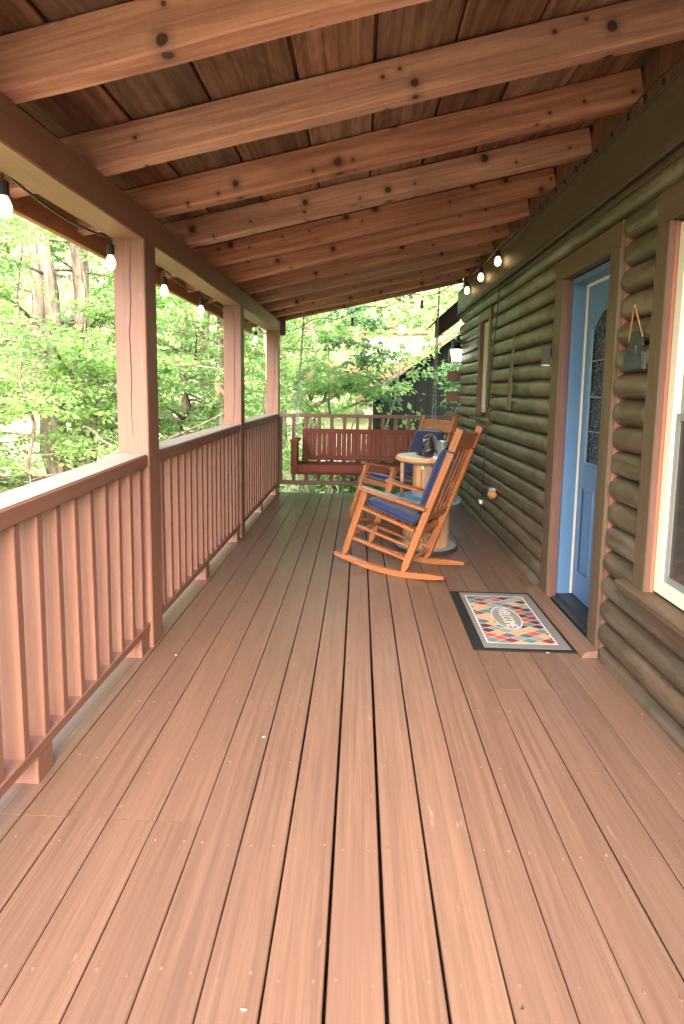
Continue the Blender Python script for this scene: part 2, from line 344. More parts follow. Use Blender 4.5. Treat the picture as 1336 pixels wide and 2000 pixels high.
def rough_bar(L, w, h, c, amp, n):
    b = MB(); o = octo(w, h, c); k = len(o); r = random.Random(int(L*1e4+w*1e5)+random.randint(0, 10**6)); ph = [r.uniform(0, 6.3) for _ in range(6)]
    for i in range(n+1):
        x = -L/2+L*i/n
        for j, (y, z) in enumerate(o):
            sy, sz = (1 if y > 0 else -1), (1 if z > 0 else -1)
            dy = amp*(math.sin(x*2.1+ph[0]+sy)+.6*math.sin(x*5.3+ph[1]+sy*2)+.5*r.uniform(-1, 1)); dz = amp*(math.sin(x*1.7+ph[2]+sz)+.6*math.sin(x*6.1+ph[3]+sz*2)+.5*r.uniform(-1, 1))
            b.v.append((x, y+dy, z+dz))
    b.f = [(i*k+j, i*k+(j+1) % k, (i+1)*k+(j+1) % k, (i+1)*k+j) for i in range(n) for j in range(k)]+[tuple(reversed(range(k))), tuple(n*k+j for j in range(k))]
    return b.mesh()
def bar(name, p0, p1, w, h, mat, parent=None, c=.004, up=(0, 0, 1), me=None, rough=0, seg=14):
    """timber from p0 to p1 (centre line), w across, h along 'up'; local X runs with the grain"""
    m, L = frame(p0, p1, up)
    me = me or (rough_bar(L, w, h, c, rough, seg) if rough else bar_mesh(L, w, h, c))
    return obj(name, me, mat, parent, m)
def boxo(name, a, b, mat, parent=None, c=.003, axis=None):
    """axis-aligned block a..b with its grain along its longest side"""
    a, b = Vector(a), Vector(b); d = b-a; ce = (a+b)/2
    ax = axis if axis is not None else max(range(3), key=lambda i: d[i])
    e = Vector((0, 0, 0)); e[ax] = d[ax]/2
    if ax == 0: return bar(name, ce-e, ce+e, d.y, d.z, mat, parent, c)
    if ax == 1: return bar(name, ce-e, ce+e, d.x, d.z, mat, parent, c)
    return bar(name, ce-e, ce+e, d.x, d.y, mat, parent, c, up=(0, 1, 0))

# ================================================================== setting: ground
def gz(x, y):
    z = -.9-.05*max(0, -x-1.5)
    h = max(0, (y-17)/30)+max(0, (-x-13)/26); z += 7.5*min(h, 1.3)**1.2
    z += .5*math.sin(x*.23+1)*math.cos(y*.19)*min(1, (abs(x)+max(y-8, 0))/12)
    return z
N = 70; gx = np.concatenate([np.linspace(-400, -45, 8), np.linspace(-42, 40, N), np.linspace(45, 400, 8)]); gy = np.concatenate([np.linspace(-400, -25, 8), np.linspace(-22, 60, N), np.linspace(70, 500, 8)])
b = MB(); nx = len(gx)
b.v = [(x, y, gz(x, y)) for y in gy for x in gx]
b.f = [(j*nx+i, j*nx+i+1, (j+1)*nx+i+1, (j+1)*nx+i) for j in range(len(gy)-1) for i in range(nx-1)]
tag(obj('ground', b.mesh(), 'ground', smooth=True), 'sloping green ground around the raised porch', 'ground', kind='structure')

# ================================================================== porch deck
DY0, DY1 = -1.6, 7.93
deck = tag(obj('deck', MB().box((-1.2, DY0+.02, -.2), (-1.165, DY1-.02, -.032)).box((1.3, DY0+.02, -.2), (1.335, DY1-.02, -.032)).box((-1.16, DY1-.06, -.2), (1.29, DY1-.025, -.032)).box((-1.16, DY0+.03, -.2), (1.29, DY0+.065, -.032)).box((-1.163, DY0+.07, -1.3), (-1.14, DY1-.07, -.205)).box((-1.139, DY1-.1, -1.3), (1.29, DY1-.075, -.205)).box((-1.139, DY0+.07, -1.3), (1.29, DY0+.09, -.205)).box((-1.13, DY0+.1, -.6), (1.29, DY1-.11, -.55)).mesh(), 'rail_paint'),  # unseen skirts and sheet below the planks added to block light in the gaps
           'brown painted timber porch floor of long narrow boards', 'deck', kind='structure')
edges = [-1.222, -1.071, -.924, -.782, -.63, -.486, -.341, -.2, -.057, .084, .225, .367, .509, .653, .793, .936, 1.079, 1.222, 1.335]
butts = {0: [1.73], 1: [1.73, 5.9], 2: [1.73], 3: [1.725, 6.3], 4: [1.725], 6: [-.2], 8: [.6, 5.2], 11: [.3], 13: [2.647], 14: [2.648], 15: [1.715, 5.6], 16: [1.715], 12: [6.6], 9: [-.4]}
for i in range(len(edges)-1):
    ys = [DY0]+butts.get(i, [])+[DY1-random.uniform(0, .012)]
    x0, x1 = edges[i], edges[i+1]; gap = [.005, .004, .003, .003, .003, .004, .005, .008, .011, .01, .005, .004, .004, .003, .003, .003, .003, .002][i]
    for j in range(len(ys)-1):
        dz = random.uniform(-.0012, .0012)
        bar('plank', ((x0+x1)/2, ys[j]+(.0015 if j else 0), -.016+dz), ((x0+x1)/2+random.uniform(-.001, .001), ys[j+1], -.016+dz), x1-x0-gap, .032, 'deck_paint', deck, c=.0028, rough=.0005, seg=max(3, int((ys[j+1]-ys[j])/.12)))
b = MB()
for i in range(len(edges)-1):
    for y in np.arange(-1.2, 7.9, .406):
        for f in (.22, .78):
            x = edges[i]+(edges[i+1]-edges[i])*f+random.uniform(-.008, .008); yy = y+random.uniform(-.012, .012)
            b.add([(x+.0042*math.cos(a), yy+.0042*math.sin(a), .0018) for a in (0, 1.05, 2.1, 3.14, 4.19, 5.24)]+[(x+.0042*math.cos(a), yy+.0042*math.sin(a), -.004) for a in (0, 1.05, 2.1, 3.14, 4.19, 5.24)], [(0, 1, 2, 3, 4, 5)]+[(k, 6+k, 6+(k+1) % 6, (k+1) % 6) for k in range(6)])
wood('nail_paint', (.1, .05, .036), (.2, .11, .08), rough=.5, rnd=0)
tag(obj('nail_heads', b.mesh(), 'nail_paint', deck), kind='stuff')
def leaf_bits(name, label, pts, mat, size):
    for (x, y), sz in zip(pts, size):
        b = MB(); a = random.uniform(0, 6.28)
        q = [(math.cos(a+k)*sz*s_, math.sin(a+k)*sz*s_*.6, .0 if k % 2 else .003) for k, s_ in ((0, 1), (.9, .5), (1.9, .3), (3.1, 1), (4.2, .4), (5.3, .5))]
        b.add(q+[(p[0], p[1], p[2]+.0018) for p in q], [(5, 4, 3, 2, 1, 0), (6, 7, 8, 9, 10, 11)]+[(k, (k+1) % 6, 6+(k+1) % 6, 6+k) for k in range(6)])
        tag(obj(name, b.mesh(), mat, None, Matrix.Translation((x, y, .0005))), label, 'debris', 'bits fallen on the deck boards')
for x, y, sz, lb in ((-.235, 1.16, .008, 'tiny white chip on the deck near the lower edge'), (-.36, 2.2, .01, 'pale sliver in a deck gap left of centre'), (-.93, 2.9, .008, 'tiny pale chip on the deck beside the nearest post'), (1.03, 3.05, .009, 'tiny pale chip on the deck below the doormat')):
    leaf_bits('wood_chip', lb, [(x, y)], 'wood_cut', [sz])
for x, y, sz, lb in ((.39, 1.19, .009, 'small dark burr on the deck near the lower edge'), (-.72, 3.7, .016, 'dark shred of leaf on the deck beyond the nearest post')):
    leaf_bits('dry_leaf', lb, [(x, y)], 'fascia_dark', [sz])

# ================================================================== porch roof
SL = .2143
def rb(x, y): return 2.236+.010*y+(x+1.08)*SL          # underside of rafters
roof = thing('porch_roof', 'sloping porch roof of cedar rafters and wide brown ceiling boards', 'roof', (0, 4, 2.2))
RT, RH = .09, .15
ry = [.52+.64*k for k in range(0, 12)]+[8.08]
XA, XB = -1.56, 1.33
for k, y in enumerate(ry):
    dx = random.uniform(-.006, .006); t_ = RT if k < 12 else .045
    yf = lambda x: y+.035-(x+1.08)*.029+t_/2
    bar('rafter', (XA, yf(XA), rb(XA, y)+RH/2), (XB, yf(XB), rb(XB, y)+RH/2+dx*.5), t_, RH, 'rafter_cedar', roof, c=.006, up=(-SL, 0, 1), rough=.0022, seg=18)
# ceiling boards, run along the porch, broken over rafters
bx = [-1.56+.31*i for i in range(11)]
bx = [-1.56, -1.25, -.94, -.615, -.27, .037, .345, .66, .97, 1.26, 1.45]
for i in range(len(bx)-1):
    cuts = [.46]+[ry[k]+.05 for k in range(1+i % 2, 12, 2)]+[8.15]
    for j in range(len(cuts)-1):
        xm = (bx[i]+bx[i+1])/2; w = (bx[i+1]-bx[i])-random.choice((.004, .009, .013))
        y0, y1 = cuts[j]+.002, cuts[j+1]-.002
        zz = lambda y: rb(xm, y)+RH+.014+.004
        bar('ceiling_board', (xm, y0, zz(y0)), (xm, y1, zz(y1)), w, .022, 'ceiling_board', roof, c=.003, up=(-SL, 0, 1))
b = MB(); z_ = lambda x, y: rb(x, y)+RH+.036
xs = (-1.68, 1.5); ysr = (.42, 8.2)
b.add([(x, y, z_(x, y)+d) for d in (0, .05) for y in ysr for x in xs], [(0, 1, 3, 2), (4, 6, 7, 5), (0, 4, 5, 1), (1, 5, 7, 3), (3, 7, 6, 2), (2, 6, 4, 0)])
obj('roof_sheet', b.mesh(), 'roof_red', roof)
# eave fascia outside the beam, with sub-fascia strip and blocking
bar('fascia_board', (-1.5, .46, 2.19), (-1.5, 8.15, 2.225), .035, .155, 'eave_wood', roof, c=.004)
for k, y in enumerate(ry[1:]):
    if k < 11: bar('blocking', (-1.24, y+.09, 2.22+.01*y), (-1.24, y+.62, 2.226+.01*y), .04, .11, 'eave_wood', roof, c=.003)
# beam on the posts
bar('beam', (-1.162, .46, 2.168-.002), (-1.162, 8.03, 2.168+.062), .16, .15, 'beam_paint', roof, c=.006, rough=.0018, seg=40)
bar('beam_end_trim', (-1.06, 8.06, 2.12), (-1.06, 8.06, 2.42), .09, .03, 'rail_paint', roof, c=.003, up=(0, 1, 0))

# ================================================================== posts and rails
plabels = ['nearest thick brown porch post with a long vertical crack', 'middle brown porch post between two railing sections', 'far brown porch post at the corner by the porch swing']
PY = [(2.985, 3.145), (5.37, 5.52), (7.83, 7.98)]
def crack(me_len, x0, z0, z1, seed):
    r = random.Random(seed); pts = []; x = x0; z = z0
    while z < z1:
        pts.append((x, z)); z += r.uniform(.05, .11); x += r.uniform(-.006, .006)+.0015
    return pts
for i, (y0, y1) in enumerate(PY):
    p = thing('porch_post', plabels[i], 'post', (-1.16, (y0+y1)/2, 0), 'posts along the porch edge')
    zt = 2.085+.011*y0
    xr, xl = -1.08, -1.24
    bar('shaft', ((xl+xr)/2, (y0+y1)/2, .0015), ((xl+xr)/2, (y0+y1)/2, zt), xr-xl, y1-y0, 'rail_paint', p, c=.005, up=(0, 1, 0))
    pts = crack(0, -1.16, 1.0 if i else 1.12, zt-.02, i+4)
    b = MB()
    for k in range(len(pts)-1):
        (xa, za), (xb, zb) = pts[k], pts[k+1]; w0 = .0022*math.sin(math.pi*k/(len(pts)-1))+.0006; w1 = .0022*math.sin(math.pi*(k+1)/(len(pts)-1))+.0006
        b.add([(xa-w0, y0-.0012, za), (xa+w0, y0-.0012, za), (xb+w1, y0-.0012, zb), (xb-w1, y0-.0012, zb), (xa-w0, y0+.004, za), (xa+w0, y0+.004, za), (xb+w1, y0+.004, zb), (xb-w1, y0+.004, zb)],
              [(0, 1, 2, 3), (4, 7, 6, 5), (0, 4, 5, 1), (1, 5, 6, 2), (2, 6, 7, 3), (3, 7, 4, 0)])
    obj('crack', b.mesh(), 'fascia_dark', p)
rl = ['nearest brown side railing section with a pale weathered top', 'middle brown side railing section between two posts', 'farthest brown side railing section beside the swing']
segs = [(-1.3, 2.983, .9, 1.038), (3.147, 5.368, 1.04, 1.062), (5.522, 7.828, 1.062, 1.07)]
wood('rail_cap', (.27, .2, .17), (.35, .275, .24), g=(1.4, 40, 40), rough=.45, spec=.4, bump=.22, bd=.002, rnd=.04, chips=.25, ccol=(.5, .42, .36))  # pale copy of the rail paint, sky light on the rail top put into its colour
for i, (y0, y1, z0, z1) in enumerate(segs):
    r_ = thing('porch_railing', rl[i], 'railing', (-1.14, (y0+y1)/2, 0), 'railing sections along the porch edge')
    zt = lambda y: z0+(z1-z0)*(y-y0)/(y1-y0)
    bar('top_rail', (-1.16, y0, zt(y0)-.031), (-1.16, y1, zt(y1)-.031), .145, .062, 'rail_paint', r_, c=.004)
    bar('rail_cap', (-1.165, y0+.001, zt(y0)+.0025), (-1.165, y1-.001, zt(y1)+.0025), .139, .004, 'rail_cap', r_, c=.001)
    bar('bottom_rail', (-1.145, y0, .122), (-1.145, y1, .122), .105, .04, 'rail_paint', r_, c=.003)
    nb = int((y1-y0-.05)/.1365); off = (y1-y0-nb*.1365)/2
    for k in range(nb+1):
        y = y1-.07-k*.1365
        if y < y0+.02: continue
        za, zb = .1425, zt(y)-.0635
        bar('baluster', (-1.141+random.uniform(-.003, .003), y, za), (-1.141+random.uniform(-.003, .003), y, zb), .088, .037, 'rail_paint', r_, c=.003, up=(0, 1, 0))
    for y in ([1.93, 2.91] if i == 0 else [4.18, 5.27] if i == 1 else [6.6, 7.75]):
        bar('foot_block', (-1.145, y, .001), (-1.145, y, .1015), .1, .1, 'rail_paint', r_, c=.003, up=(0, 1, 0))
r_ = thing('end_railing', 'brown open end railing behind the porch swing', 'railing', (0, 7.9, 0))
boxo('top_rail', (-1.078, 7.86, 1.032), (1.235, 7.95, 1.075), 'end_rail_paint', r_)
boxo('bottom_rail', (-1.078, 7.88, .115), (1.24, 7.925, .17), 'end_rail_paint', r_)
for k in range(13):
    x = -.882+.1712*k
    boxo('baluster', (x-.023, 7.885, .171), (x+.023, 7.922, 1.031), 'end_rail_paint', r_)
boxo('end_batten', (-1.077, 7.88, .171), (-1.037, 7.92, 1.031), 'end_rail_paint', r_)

# ================================================================== log cabin
cabin = thing('log_cabin', 'brown stained log cabin wall with blue door and cream windows', 'house', (1.5, 3.5, 0))
GZ0, CP = .065, .129
XW = 1.285
openings = [(3.035, 4.02, -1, 2.235), (1.2, 2.685, .39, 2.245), (5.94, 6.52, 1.055, 2.235)]
def log_mesh(L, seed, rend=(1, 1), h=CP, bul=.066):
    r = random.Random(seed); n = max(6, int(L/.12)); ns = 11; b = MB()
    xs = [0, .004, .014, .03]+[.03+(L-.06)*i/n for i in range(1, n)]+[L-.03, L-.014, L-.004, L]
    ph = r.uniform(0, 9); amp = r.uniform(.002, .006); flat = r.uniform(.7, 1.0)
    fl0 = r.uniform(0, L); fln = r.uniform(.2, .7)
    for x in xs:
        e = 1.0
        if rend[0]: e = min(e, math.sqrt(max(0.0, 1-(1-min(x/.03, 1))**2))*.35+.65)
        if rend[1]: e = min(e, math.sqrt(max(0.0, 1-(1-min((L-x)/.03, 1))**2))*.35+.65)
        wob = amp*math.sin(x*2.3+ph)+amp*.6*math.sin(x*6.1+ph*2)
        fl = math.exp(-((x-fl0)/fln)**2)
        for j in range(ns):
            a = -math.pi/2+math.pi*j/(ns-1)
            c = max(0, math.cos(a)); cc = c**.74
            if fl > .2 and flat < .85: cc = min(cc, .80+.2*(1-fl))
            b.v.append((x-L/2, -(bul*e+wob)*cc, (h/2-.0015)*math.sin(a)*(1 if e > .99 else e*.25+.75)+wob*.4*c))
    for i in range(len(xs)-1):
        for j in range(ns-1): b.f.append((i*ns+j, (i+1)*ns+j, (i+1)*ns+j+1, i*ns+j+1))
    m_ = len(xs)-1
    b.f.append(tuple(range(ns))); b.f.append(tuple(m_*ns+j for j in reversed(range(ns))))
    b.f += [(0, ns-1, (m_)*ns+ns-1, m_*ns)]
    return b.mesh()
def log_piece(y0, y1, z, seed, ends=(1, 1), x=XW+.058):
    L = y1-y0; me = log_mesh(L, seed, ends)
    m = Matrix(((0, 1, 0, x), (1, 0, 0, (y0+y1)/2), (0, 0, 1, z), (0, 0, 0, 1)))   # local X -> world Y, local -Y -> world -X
    return obj('log', me, 'log_stain', cabin, m, smooth=True)
for k in range(-1, 19):
    z0 = GZ0+CP*k; zc = z0+CP/2
    yend = 7.72 if k % 2 else 7.84
    ints = [(-1.6, yend)]
    for (a, c, lo, hi) in openings:
        if zc > lo and zc < hi:
            new = []
            for (p, q) in ints:
                if c <= p or a >= q: new.append((p, q)); continue
                if a > p: new.append((p, a))
                if c < q: new.append((c, q))
            ints = new
    if zc < 0 and False: continue
    for (p, q) in ints:
        segs_ = [(p, q)]
        if q-p > 4.2 and k % 3 == 0:
            s_ = p+(q-p)*random.uniform(.35, .6); segs_ = [(p, s_-.001), (s_+.001, q)]
        for (p2, q2) in segs_:
            log_piece(p2+.002, q2-.002, zc, k*31+int(p2*10), (p2 > 0 and any(abs(p2-o[1]) < .01 for o in openings), q2 > 7 or any(abs(q2-o[0]) < .01 for o in openings)))
# wall core behind the logs (with openings)
b = MB(); X0, X1 = XW+.06, XW+.2
b.box((X0, -1.6, -.3), (X1, 1.2, 2.4)).box((X0, 1.2, -.3), (X1, 2.685, .39)).box((X0, 2.685, -.3), (X1, 3.035, 2.4)).box((X0, 3.035, -.3), (X1, 4.02, -.01)).box((X0, 4.02, -.3), (X1, 5.94, 2.4)).box((X0, 5.94, -.3), (X1, 6.52, 1.055)).box((X0, 6.52, -.3), (X1, 7.7, 2.4))
b.box((X0, 1.2, 2.245), (X1, 2.685, 2.4)).box((X0, 3.035, 2.235), (X1, 4.02, 2.4)).box((X0, 5.94, 2.235), (X1, 6.52, 2.4))
obj('wall_core', b.mesh(), 'caulk_orange', cabin)
b = MB().box((2.6, -1.6, -.3), (2.65, 7.7, 3.2)).box((X1+.001, -1.6, -.3), (2.6, -1.55, 3.2)).box((X1+.001, 7.65, -.3), (2.6, 7.7, 3.2)).box((X1+.001, -1.55, 3.1), (2.6, 7.65, 3.2)).box((X1+.001, -1.55, -.3), (2.6, 7.65, -.2))
obj('inner_room', b.mesh(), 'dark_room', cabin)
# orange strips where the logs stop at the trim
for (y, s_) in ((3.035, -1), (4.02, 1), (2.685, 1), (5.94, -1), (6.52, 1)):
    z0, z1 = ((.02, 2.23) if 3 < y < 4.1 else (.42, 2.24) if y < 2.7 else (1.06, 2.23))
    ya, yb = sorted((y, y+s_*.006)); boxo('log_end_strip', (XW+.012, ya, z0), (XW+.059, yb, z1), 'caulk_orange', cabin, c=.001, axis=2)
# corner: square ends of the cross logs
for z0, xo, y0 in ((1.80, 1.165, 7.86), (1.535, 1.165, 7.9), (1.265, 1.16, 7.9), (.995, 1.16, 7.9), (.72, 1.165, 7.9), (.45, 1.165, 7.9), (.18, 1.165, 7.9)):
    boxo('cross_log_end', (xo, y0, z0), (2.4, y0+.12, z0+.135), 'rail_paint', cabin, c=.006)
boxo('corner_board', (1.345, 7.72, 0), (1.39, 7.86, 2.4), 'trim_brown', cabin)
# frieze, moulding, gable boards
FX = 1.262
boxo('frieze_board', (FX-.012, -1.6, 2.415), (FX+.03, 7.86, 2.648), 'frieze_brown', cabin, c=.004)
boxo('frieze_cap', (FX-.016, -1.6, 2.649), (FX+.03, 7.87, 2.672), 'mould_dark', cabin, c=.004)
boxo('frieze_mould', (FX-.02, -1.6, 2.372), (FX+.03, 7.87, 2.414), 'mould_dark', cabin, c=.008)
boxo('frieze_mould', (FX+.002, -1.6, 2.335), (FX+.05, 7.86, 2.371), 'mould_dark', cabin, c=.01)
y = .46; k = 0
while y < 8.0:
    w = .098; boxo('gable_board', (1.335+random.uniform(-.001, .001), y+.003, 2.62), (1.36, y+w-.003, 2.97), 'gable_board', cabin, c=.004); y += w
boxo('gable_back', (1.361, .46, 2.5), (1.39, 8.05, 3.1), 'fascia_dark', cabin)
# hooks on the frieze top edge
for k in range(34):
    y = 2.3+k*.17+random.uniform(-.02, .02)
    if y < 5.3: boxo('cord_clip', (FX-.03, y, 2.664), (FX-.017, y+.012, 2.69+random.uniform(0, .012)), 'black_metal', cabin, c=.001)

# ---- door
TX = XW-.012
def trim(y0, y1, z0, z1, x0=TX, x1=TX+.06, mat='trim_brown', name='door_trim'): return boxo(name, (x0, y0, z0), (x1, y1, z1), mat, cabin, c=.004)
trim(3.87, 4.017, .004, 2.1); trim(3.038, 3.16, .004, 2.1); trim(3.038, 4.017, 2.103, 2.232)
# reddish inner edges of the casing
for (a, c) in ((3.862, 3.87), (3.16, 3.168)): boxo('casing_edge', (TX+.006, a, .02), (TX+.062, c, 2.102), 'trim_red', cabin, c=.001, axis=2)
trim(3.8, 3.869, .03, 2.1, TX+.03, TX+.062, 'trim_red', 'inner_casing') if False else None
D = obj('door', MB().box((1.43, 3.186, .07), (1.475, 3.842, 2.06)).mesh(), 'door_blue', cabin)
boxo('jamb', (TX+.063, 3.845, .06), (1.5, 3.869, 2.1), 'door_blue', D, c=.002, axis=2)
boxo('jamb', (TX+.063, 3.161, .06), (1.5, 3.183, 2.1), 'door_blue', D, c=.002, axis=2)
boxo('head_jamb', (TX+.063, 3.184, 2.064), (1.5, 3.844, 2.1), 'door_blue', D, c=.002)
boxo('weatherstrip', (1.415, 3.828, .07), (1.4285, 3.8445, 2.06), 'weatherstrip', D, c=.002, axis=2)
boxo('weatherstrip', (1.415, 3.186, 2.045), (1.4285, 3.827, 2.0635), 'weatherstrip', D, c=.002)
# arched glass light with moulding
def arch(y0, y1, z0, z1, rise, n=14):
    pts = [(y0, z0), (y1, z0), (y1, z1)]
    for i in range(1, n):
        t_ = i/n; pts.append((y1+(y0-y1)*t_, z1+rise*math.sin(math.pi*t_)))
    return pts+[(y0, z1)]
o_, i_ = arch(3.285, 3.745, .93, 1.79, .12), arch(3.315, 3.715, .96, 1.775, .105)
b = MB(); n = len(o_)
b.add([(1.428, y, z) for y, z in o_]+[(1.416, (y*.5+iy*.5), (z*.5+iz*.5)) for (y, z), (iy, iz) in zip(o_, i_)]+[(1.427, y, z) for y, z in i_], [(i, (i+1) % n, n+(i+1) % n, n+i) for i in range(n)]+[(n+i, n+(i+1) % n, 2*n+(i+1) % n, 2*n+i) for i in range(n)])
obj('glass_moulding', b.mesh(), 'door_blue', D)
b = MB(); b.add([(1.4275, y, z) for y, z in i_]+[(1.4295, y, z) for y, z in i_], [tuple(range(n)), tuple(reversed(range(n, 2*n)))]+[(i, n+i, n+(i+1) % n, (i+1) % n) for i in range(n)])
obj('glass', b.mesh(), 'door_glass', D)
for z in (1.15, 1.36, 1.58): boxo('lead_bar', (1.4235, 3.318, z), (1.427, 3.712, z+.008), 'galvanised', D, c=.001)
for y in (3.515,): boxo('lead_bar', (1.4225, y, .965), (1.426, y+.006, 1.86), 'galvanised', D, c=.001)
for (y0, y1) in ((3.56, 3.745), (3.285, 3.47)):
    b = MB(); z0, z1 = .24, .8
    ring = lambda d, x: [(x, y0+d, z0+d), (x, y1-d, z0+d), (x, y1-d, z1-d), (x, y0+d, z1-d)]
    b.add(ring(0, 1.4295)+ring(.012, 1.421)+ring(.024, 1.4285)+ring(.04, 1.424), [(i, (i+1) % 4, 4*(r+1)+(i+1) % 4, 4*(r+1)+i) for r in range(3) for i in range(4)]+[(12, 13, 14, 15)])
    obj('panel', b.mesh(), 'door_blue', D)
m_ = Matrix.Translation((1.43, 3.235, .98)) @ Matrix.Rotation(-math.pi/2, 4, 'Y')
obj('handle', MB().lathe([(.026, 0), (.026, .006), (.01, .01), (.01, .04), (.024, .05), (.026, .065), (.014, .075)], 16, m_).mesh(), 'galvanised', D, smooth=True)
b = MB()
for k in range(7): b.box((TX+.07+k*.017, 3.17, .035), (TX+.083+k*.017, 3.86, .062))
b.box((TX+.03, 3.161, .004), (1.5, 3.868, .036)); obj('threshold', b.mesh(), 'sill_black', cabin)
b = MB().sect([(-.042, -.03), (.04, -.03), (.04, .012), (-.02, .003), (-.042, -.022)], -.53, .53).mesh()
obj('door_step', b, 'deck_paint', cabin, Matrix(((0, 1, 0, TX-.042), (1, 0, 0, 3.525), (0, 0, 1, .0315), (0, 0, 0, 1))))

# ---- windows
def window(y0, y1, z0, z1, label_sill, depth=.05, near=True):
    w = obj('window', MB().box((XW+.03, y0, z0), (XW+.09, y0+.05, z1)).box((XW+.03, y1-.05, z0), (XW+.09, y1, z1)).box((XW+.03, y0+.05, z0), (XW+.09, y1-.05, z0+.055)).box((XW+.03, y0+.05, z1-.055), (XW+.09, y1-.05, z1)).mesh(), 'vinyl_cream', cabin)
    a, c, d, e = y0+.051, y1-.051, z0+.056, z1-.056; zm = (d+e)/2
    for lo, hi, xo in ((d, zm-.001, .045), (zm+.001, e, .06)):
        sash = 'screen_grey' if near else 'vinyl_cream'
        b = MB(); s_ = .03
        b.box((XW+xo, a, lo), (XW+xo+.02, a+s_, hi)).box((XW+xo, c-s_, lo), (XW+xo+.02, c, hi)).box((XW+xo, a+s_, lo), (XW+xo+.02, c-s_, lo+s_)).box((XW+xo, a+s_, hi-s_), (XW+xo+.02, c-s_, hi))
        obj('sash', b.mesh(), sash, w)
        obj('pane', MB().box((XW+xo+.006, a+s_, lo+s_), (XW+xo+.012, c-s_, hi-s_)).mesh(), 'window_glass', w)
    return w
w = window(1.32, 2.5695, .52, 2.09, '')
for (a, c) in ((2.573, 2.682), (1.21, 1.317)):
    boxo('window_trim', (TX, a, .47), (TX+.06, c, 2.1), 'trim_brown', cabin, c=.004)
boxo('casing_edge', (TX+.003, 2.5705, .51), (TX+.026, 2.5735, 2.1), 'trim_red', cabin, c=.001, axis=2); boxo('casing_edge', (TX+.0265, 2.5705, .51), (TX+.041, 2.5735, 2.1), 'caulk_orange', cabin, c=.001, axis=2)
boxo('window_trim', (TX, 1.21, 2.103), (TX+.06, 2.682, 2.24), 'trim_brown', cabin, c=.004)
boxo('window_sill', (TX-.045, 1.18, .468), (TX+.06, 2.76, .508), 'trim_brown', cabin, c=.008)
boxo('window_apron', (TX, 1.21, .395), (TX+.06, 2.682, .466), 'trim_brown', cabin, c=.004)
w = window(6.03, 6.43, 1.18, 2.12, '', near=False)
for (a, c) in ((6.432, 6.515), (5.945, 6.028)): boxo('window_trim', (TX, a, 1.13), (TX+.06, c, 2.13), 'trim_red' if a > 6 else 'trim_brown', cabin, c=.004)
boxo('window_trim', (TX, 5.945, 2.133), (TX+.06, 6.515, 2.232), 'trim_brown', cabin, c=.004)
boxo('window_sill', (TX-.06, 5.9, 1.105), (TX+.06, 6.56, 1.138), 'lichen_wood', cabin, c=.005)
boxo('window_apron', (TX, 5.945, 1.058), (TX+.06, 6.515, 1.104), 'trim_brown', cabin, c=.004)
# end of the cabin's own eave beyond the corner
b = MB(); q = [(1.02, 2.37), (1.345, 2.66), (1.345, 2.36), (1.02, 2.12)]
b.add([(x, 8.25, z) for x, z in q]+[(x, 8.31, z) for x, z in q], [(0, 1, 2, 3), (7, 6, 5, 4)]+[(i, 4+i, 4+(i+1) % 4, (i+1) % 4) for i in range(4)])
obj('barge_end', b.mesh(), 'fascia_dark', cabin)
b = MB(); q = [(.965, 2.285), (1.36, 2.665), (1.36, 2.685), (.955, 2.305)]
b.add([(x, 8.2, z) for x, z in q]+[(x, 8.9, z) for x, z in q], [(0, 1, 2, 3), (7, 6, 5, 4)]+[(i, 4+i, 4+(i+1) % 4, (i+1) % 4) for i in range(4)])
obj('eave_roof', b.mesh(), 'fascia_dark', cabin)

# ================================================================== small things on the wall
# lantern
t_ = thing('wall_lantern', 'lit black wall lantern with white glass on the far cabin corner', 'lantern', (1.2, 7.78, 1.8))
obj('back_plate', MB().box((1.185, 7.79, 1.78), (1.275, 7.86, 2.06)).mesh(), 'rail_paint', t_)
m_ = Matrix.Translation((1.225, 7.69, 0))
obj('shade', MB().lathe([(.052, 1.775), (.082, 1.935)], 6, m_, True).mesh(), 'lamp_glass', t_)
b = MB()
for k in range(6):
    a = math.pi*2*k/6; b.tube([m_ @ Vector((.053*math.cos(a), .053*math.sin(a), 1.773)), m_ @ Vector((.084*math.cos(a), .084*math.sin(a), 1.937))], .004, 5)
b.lathe([(.056, 1.765), (.056, 1.776)], 6, m_); obj('cage', b.mesh(), 'black_metal', t_)
obj('cap', MB().lathe([(.09, 1.937), (.094, 1.945), (.05, 1.985), (.044, 2.03), (.02, 2.04)], 12, m_).mesh(), 'black_metal', t_)
obj('arm', MB().tube([m_ @ Vector((0, 0, 2.03)), m_ @ Vector((0, .03, 2.055)), m_ @ Vector((0, .1, 2.0))], .008, 6).mesh(), 'black_metal', t_)
# camera / bell box beside the door
t_ = thing('door_box', 'small black box with white face mounted left of the blue door', 'doorbell', (1.24, 4.03, 1.58))
obj('housing', bar_mesh(.11, .05, .058, .006), 'black_metal', t_, frame((TX-.025, 4.055, 1.575), (TX-.025, 4.055, 1.685), (0, 1, 0))[0])
obj('mount', MB().box((TX+.001, 4.085, 1.58), (TX+.03, 4.125, 1.68)).mesh(), 'paper', t_)
b = MB().lathe([(.022, 0), (.022, .008), (.012, .014)], 14, Matrix.Translation((TX-.02, 4.0845, 1.625)) @ Matrix.Rotation(-math.pi/2, 4, 'X')); obj('lens', b.mesh(), 'paper', t_)
obj('lamp', MB().box((TX-.05, 4.03, 1.569), (TX-.005, 4.075, 1.5745)).mesh(), 'paper', t_)
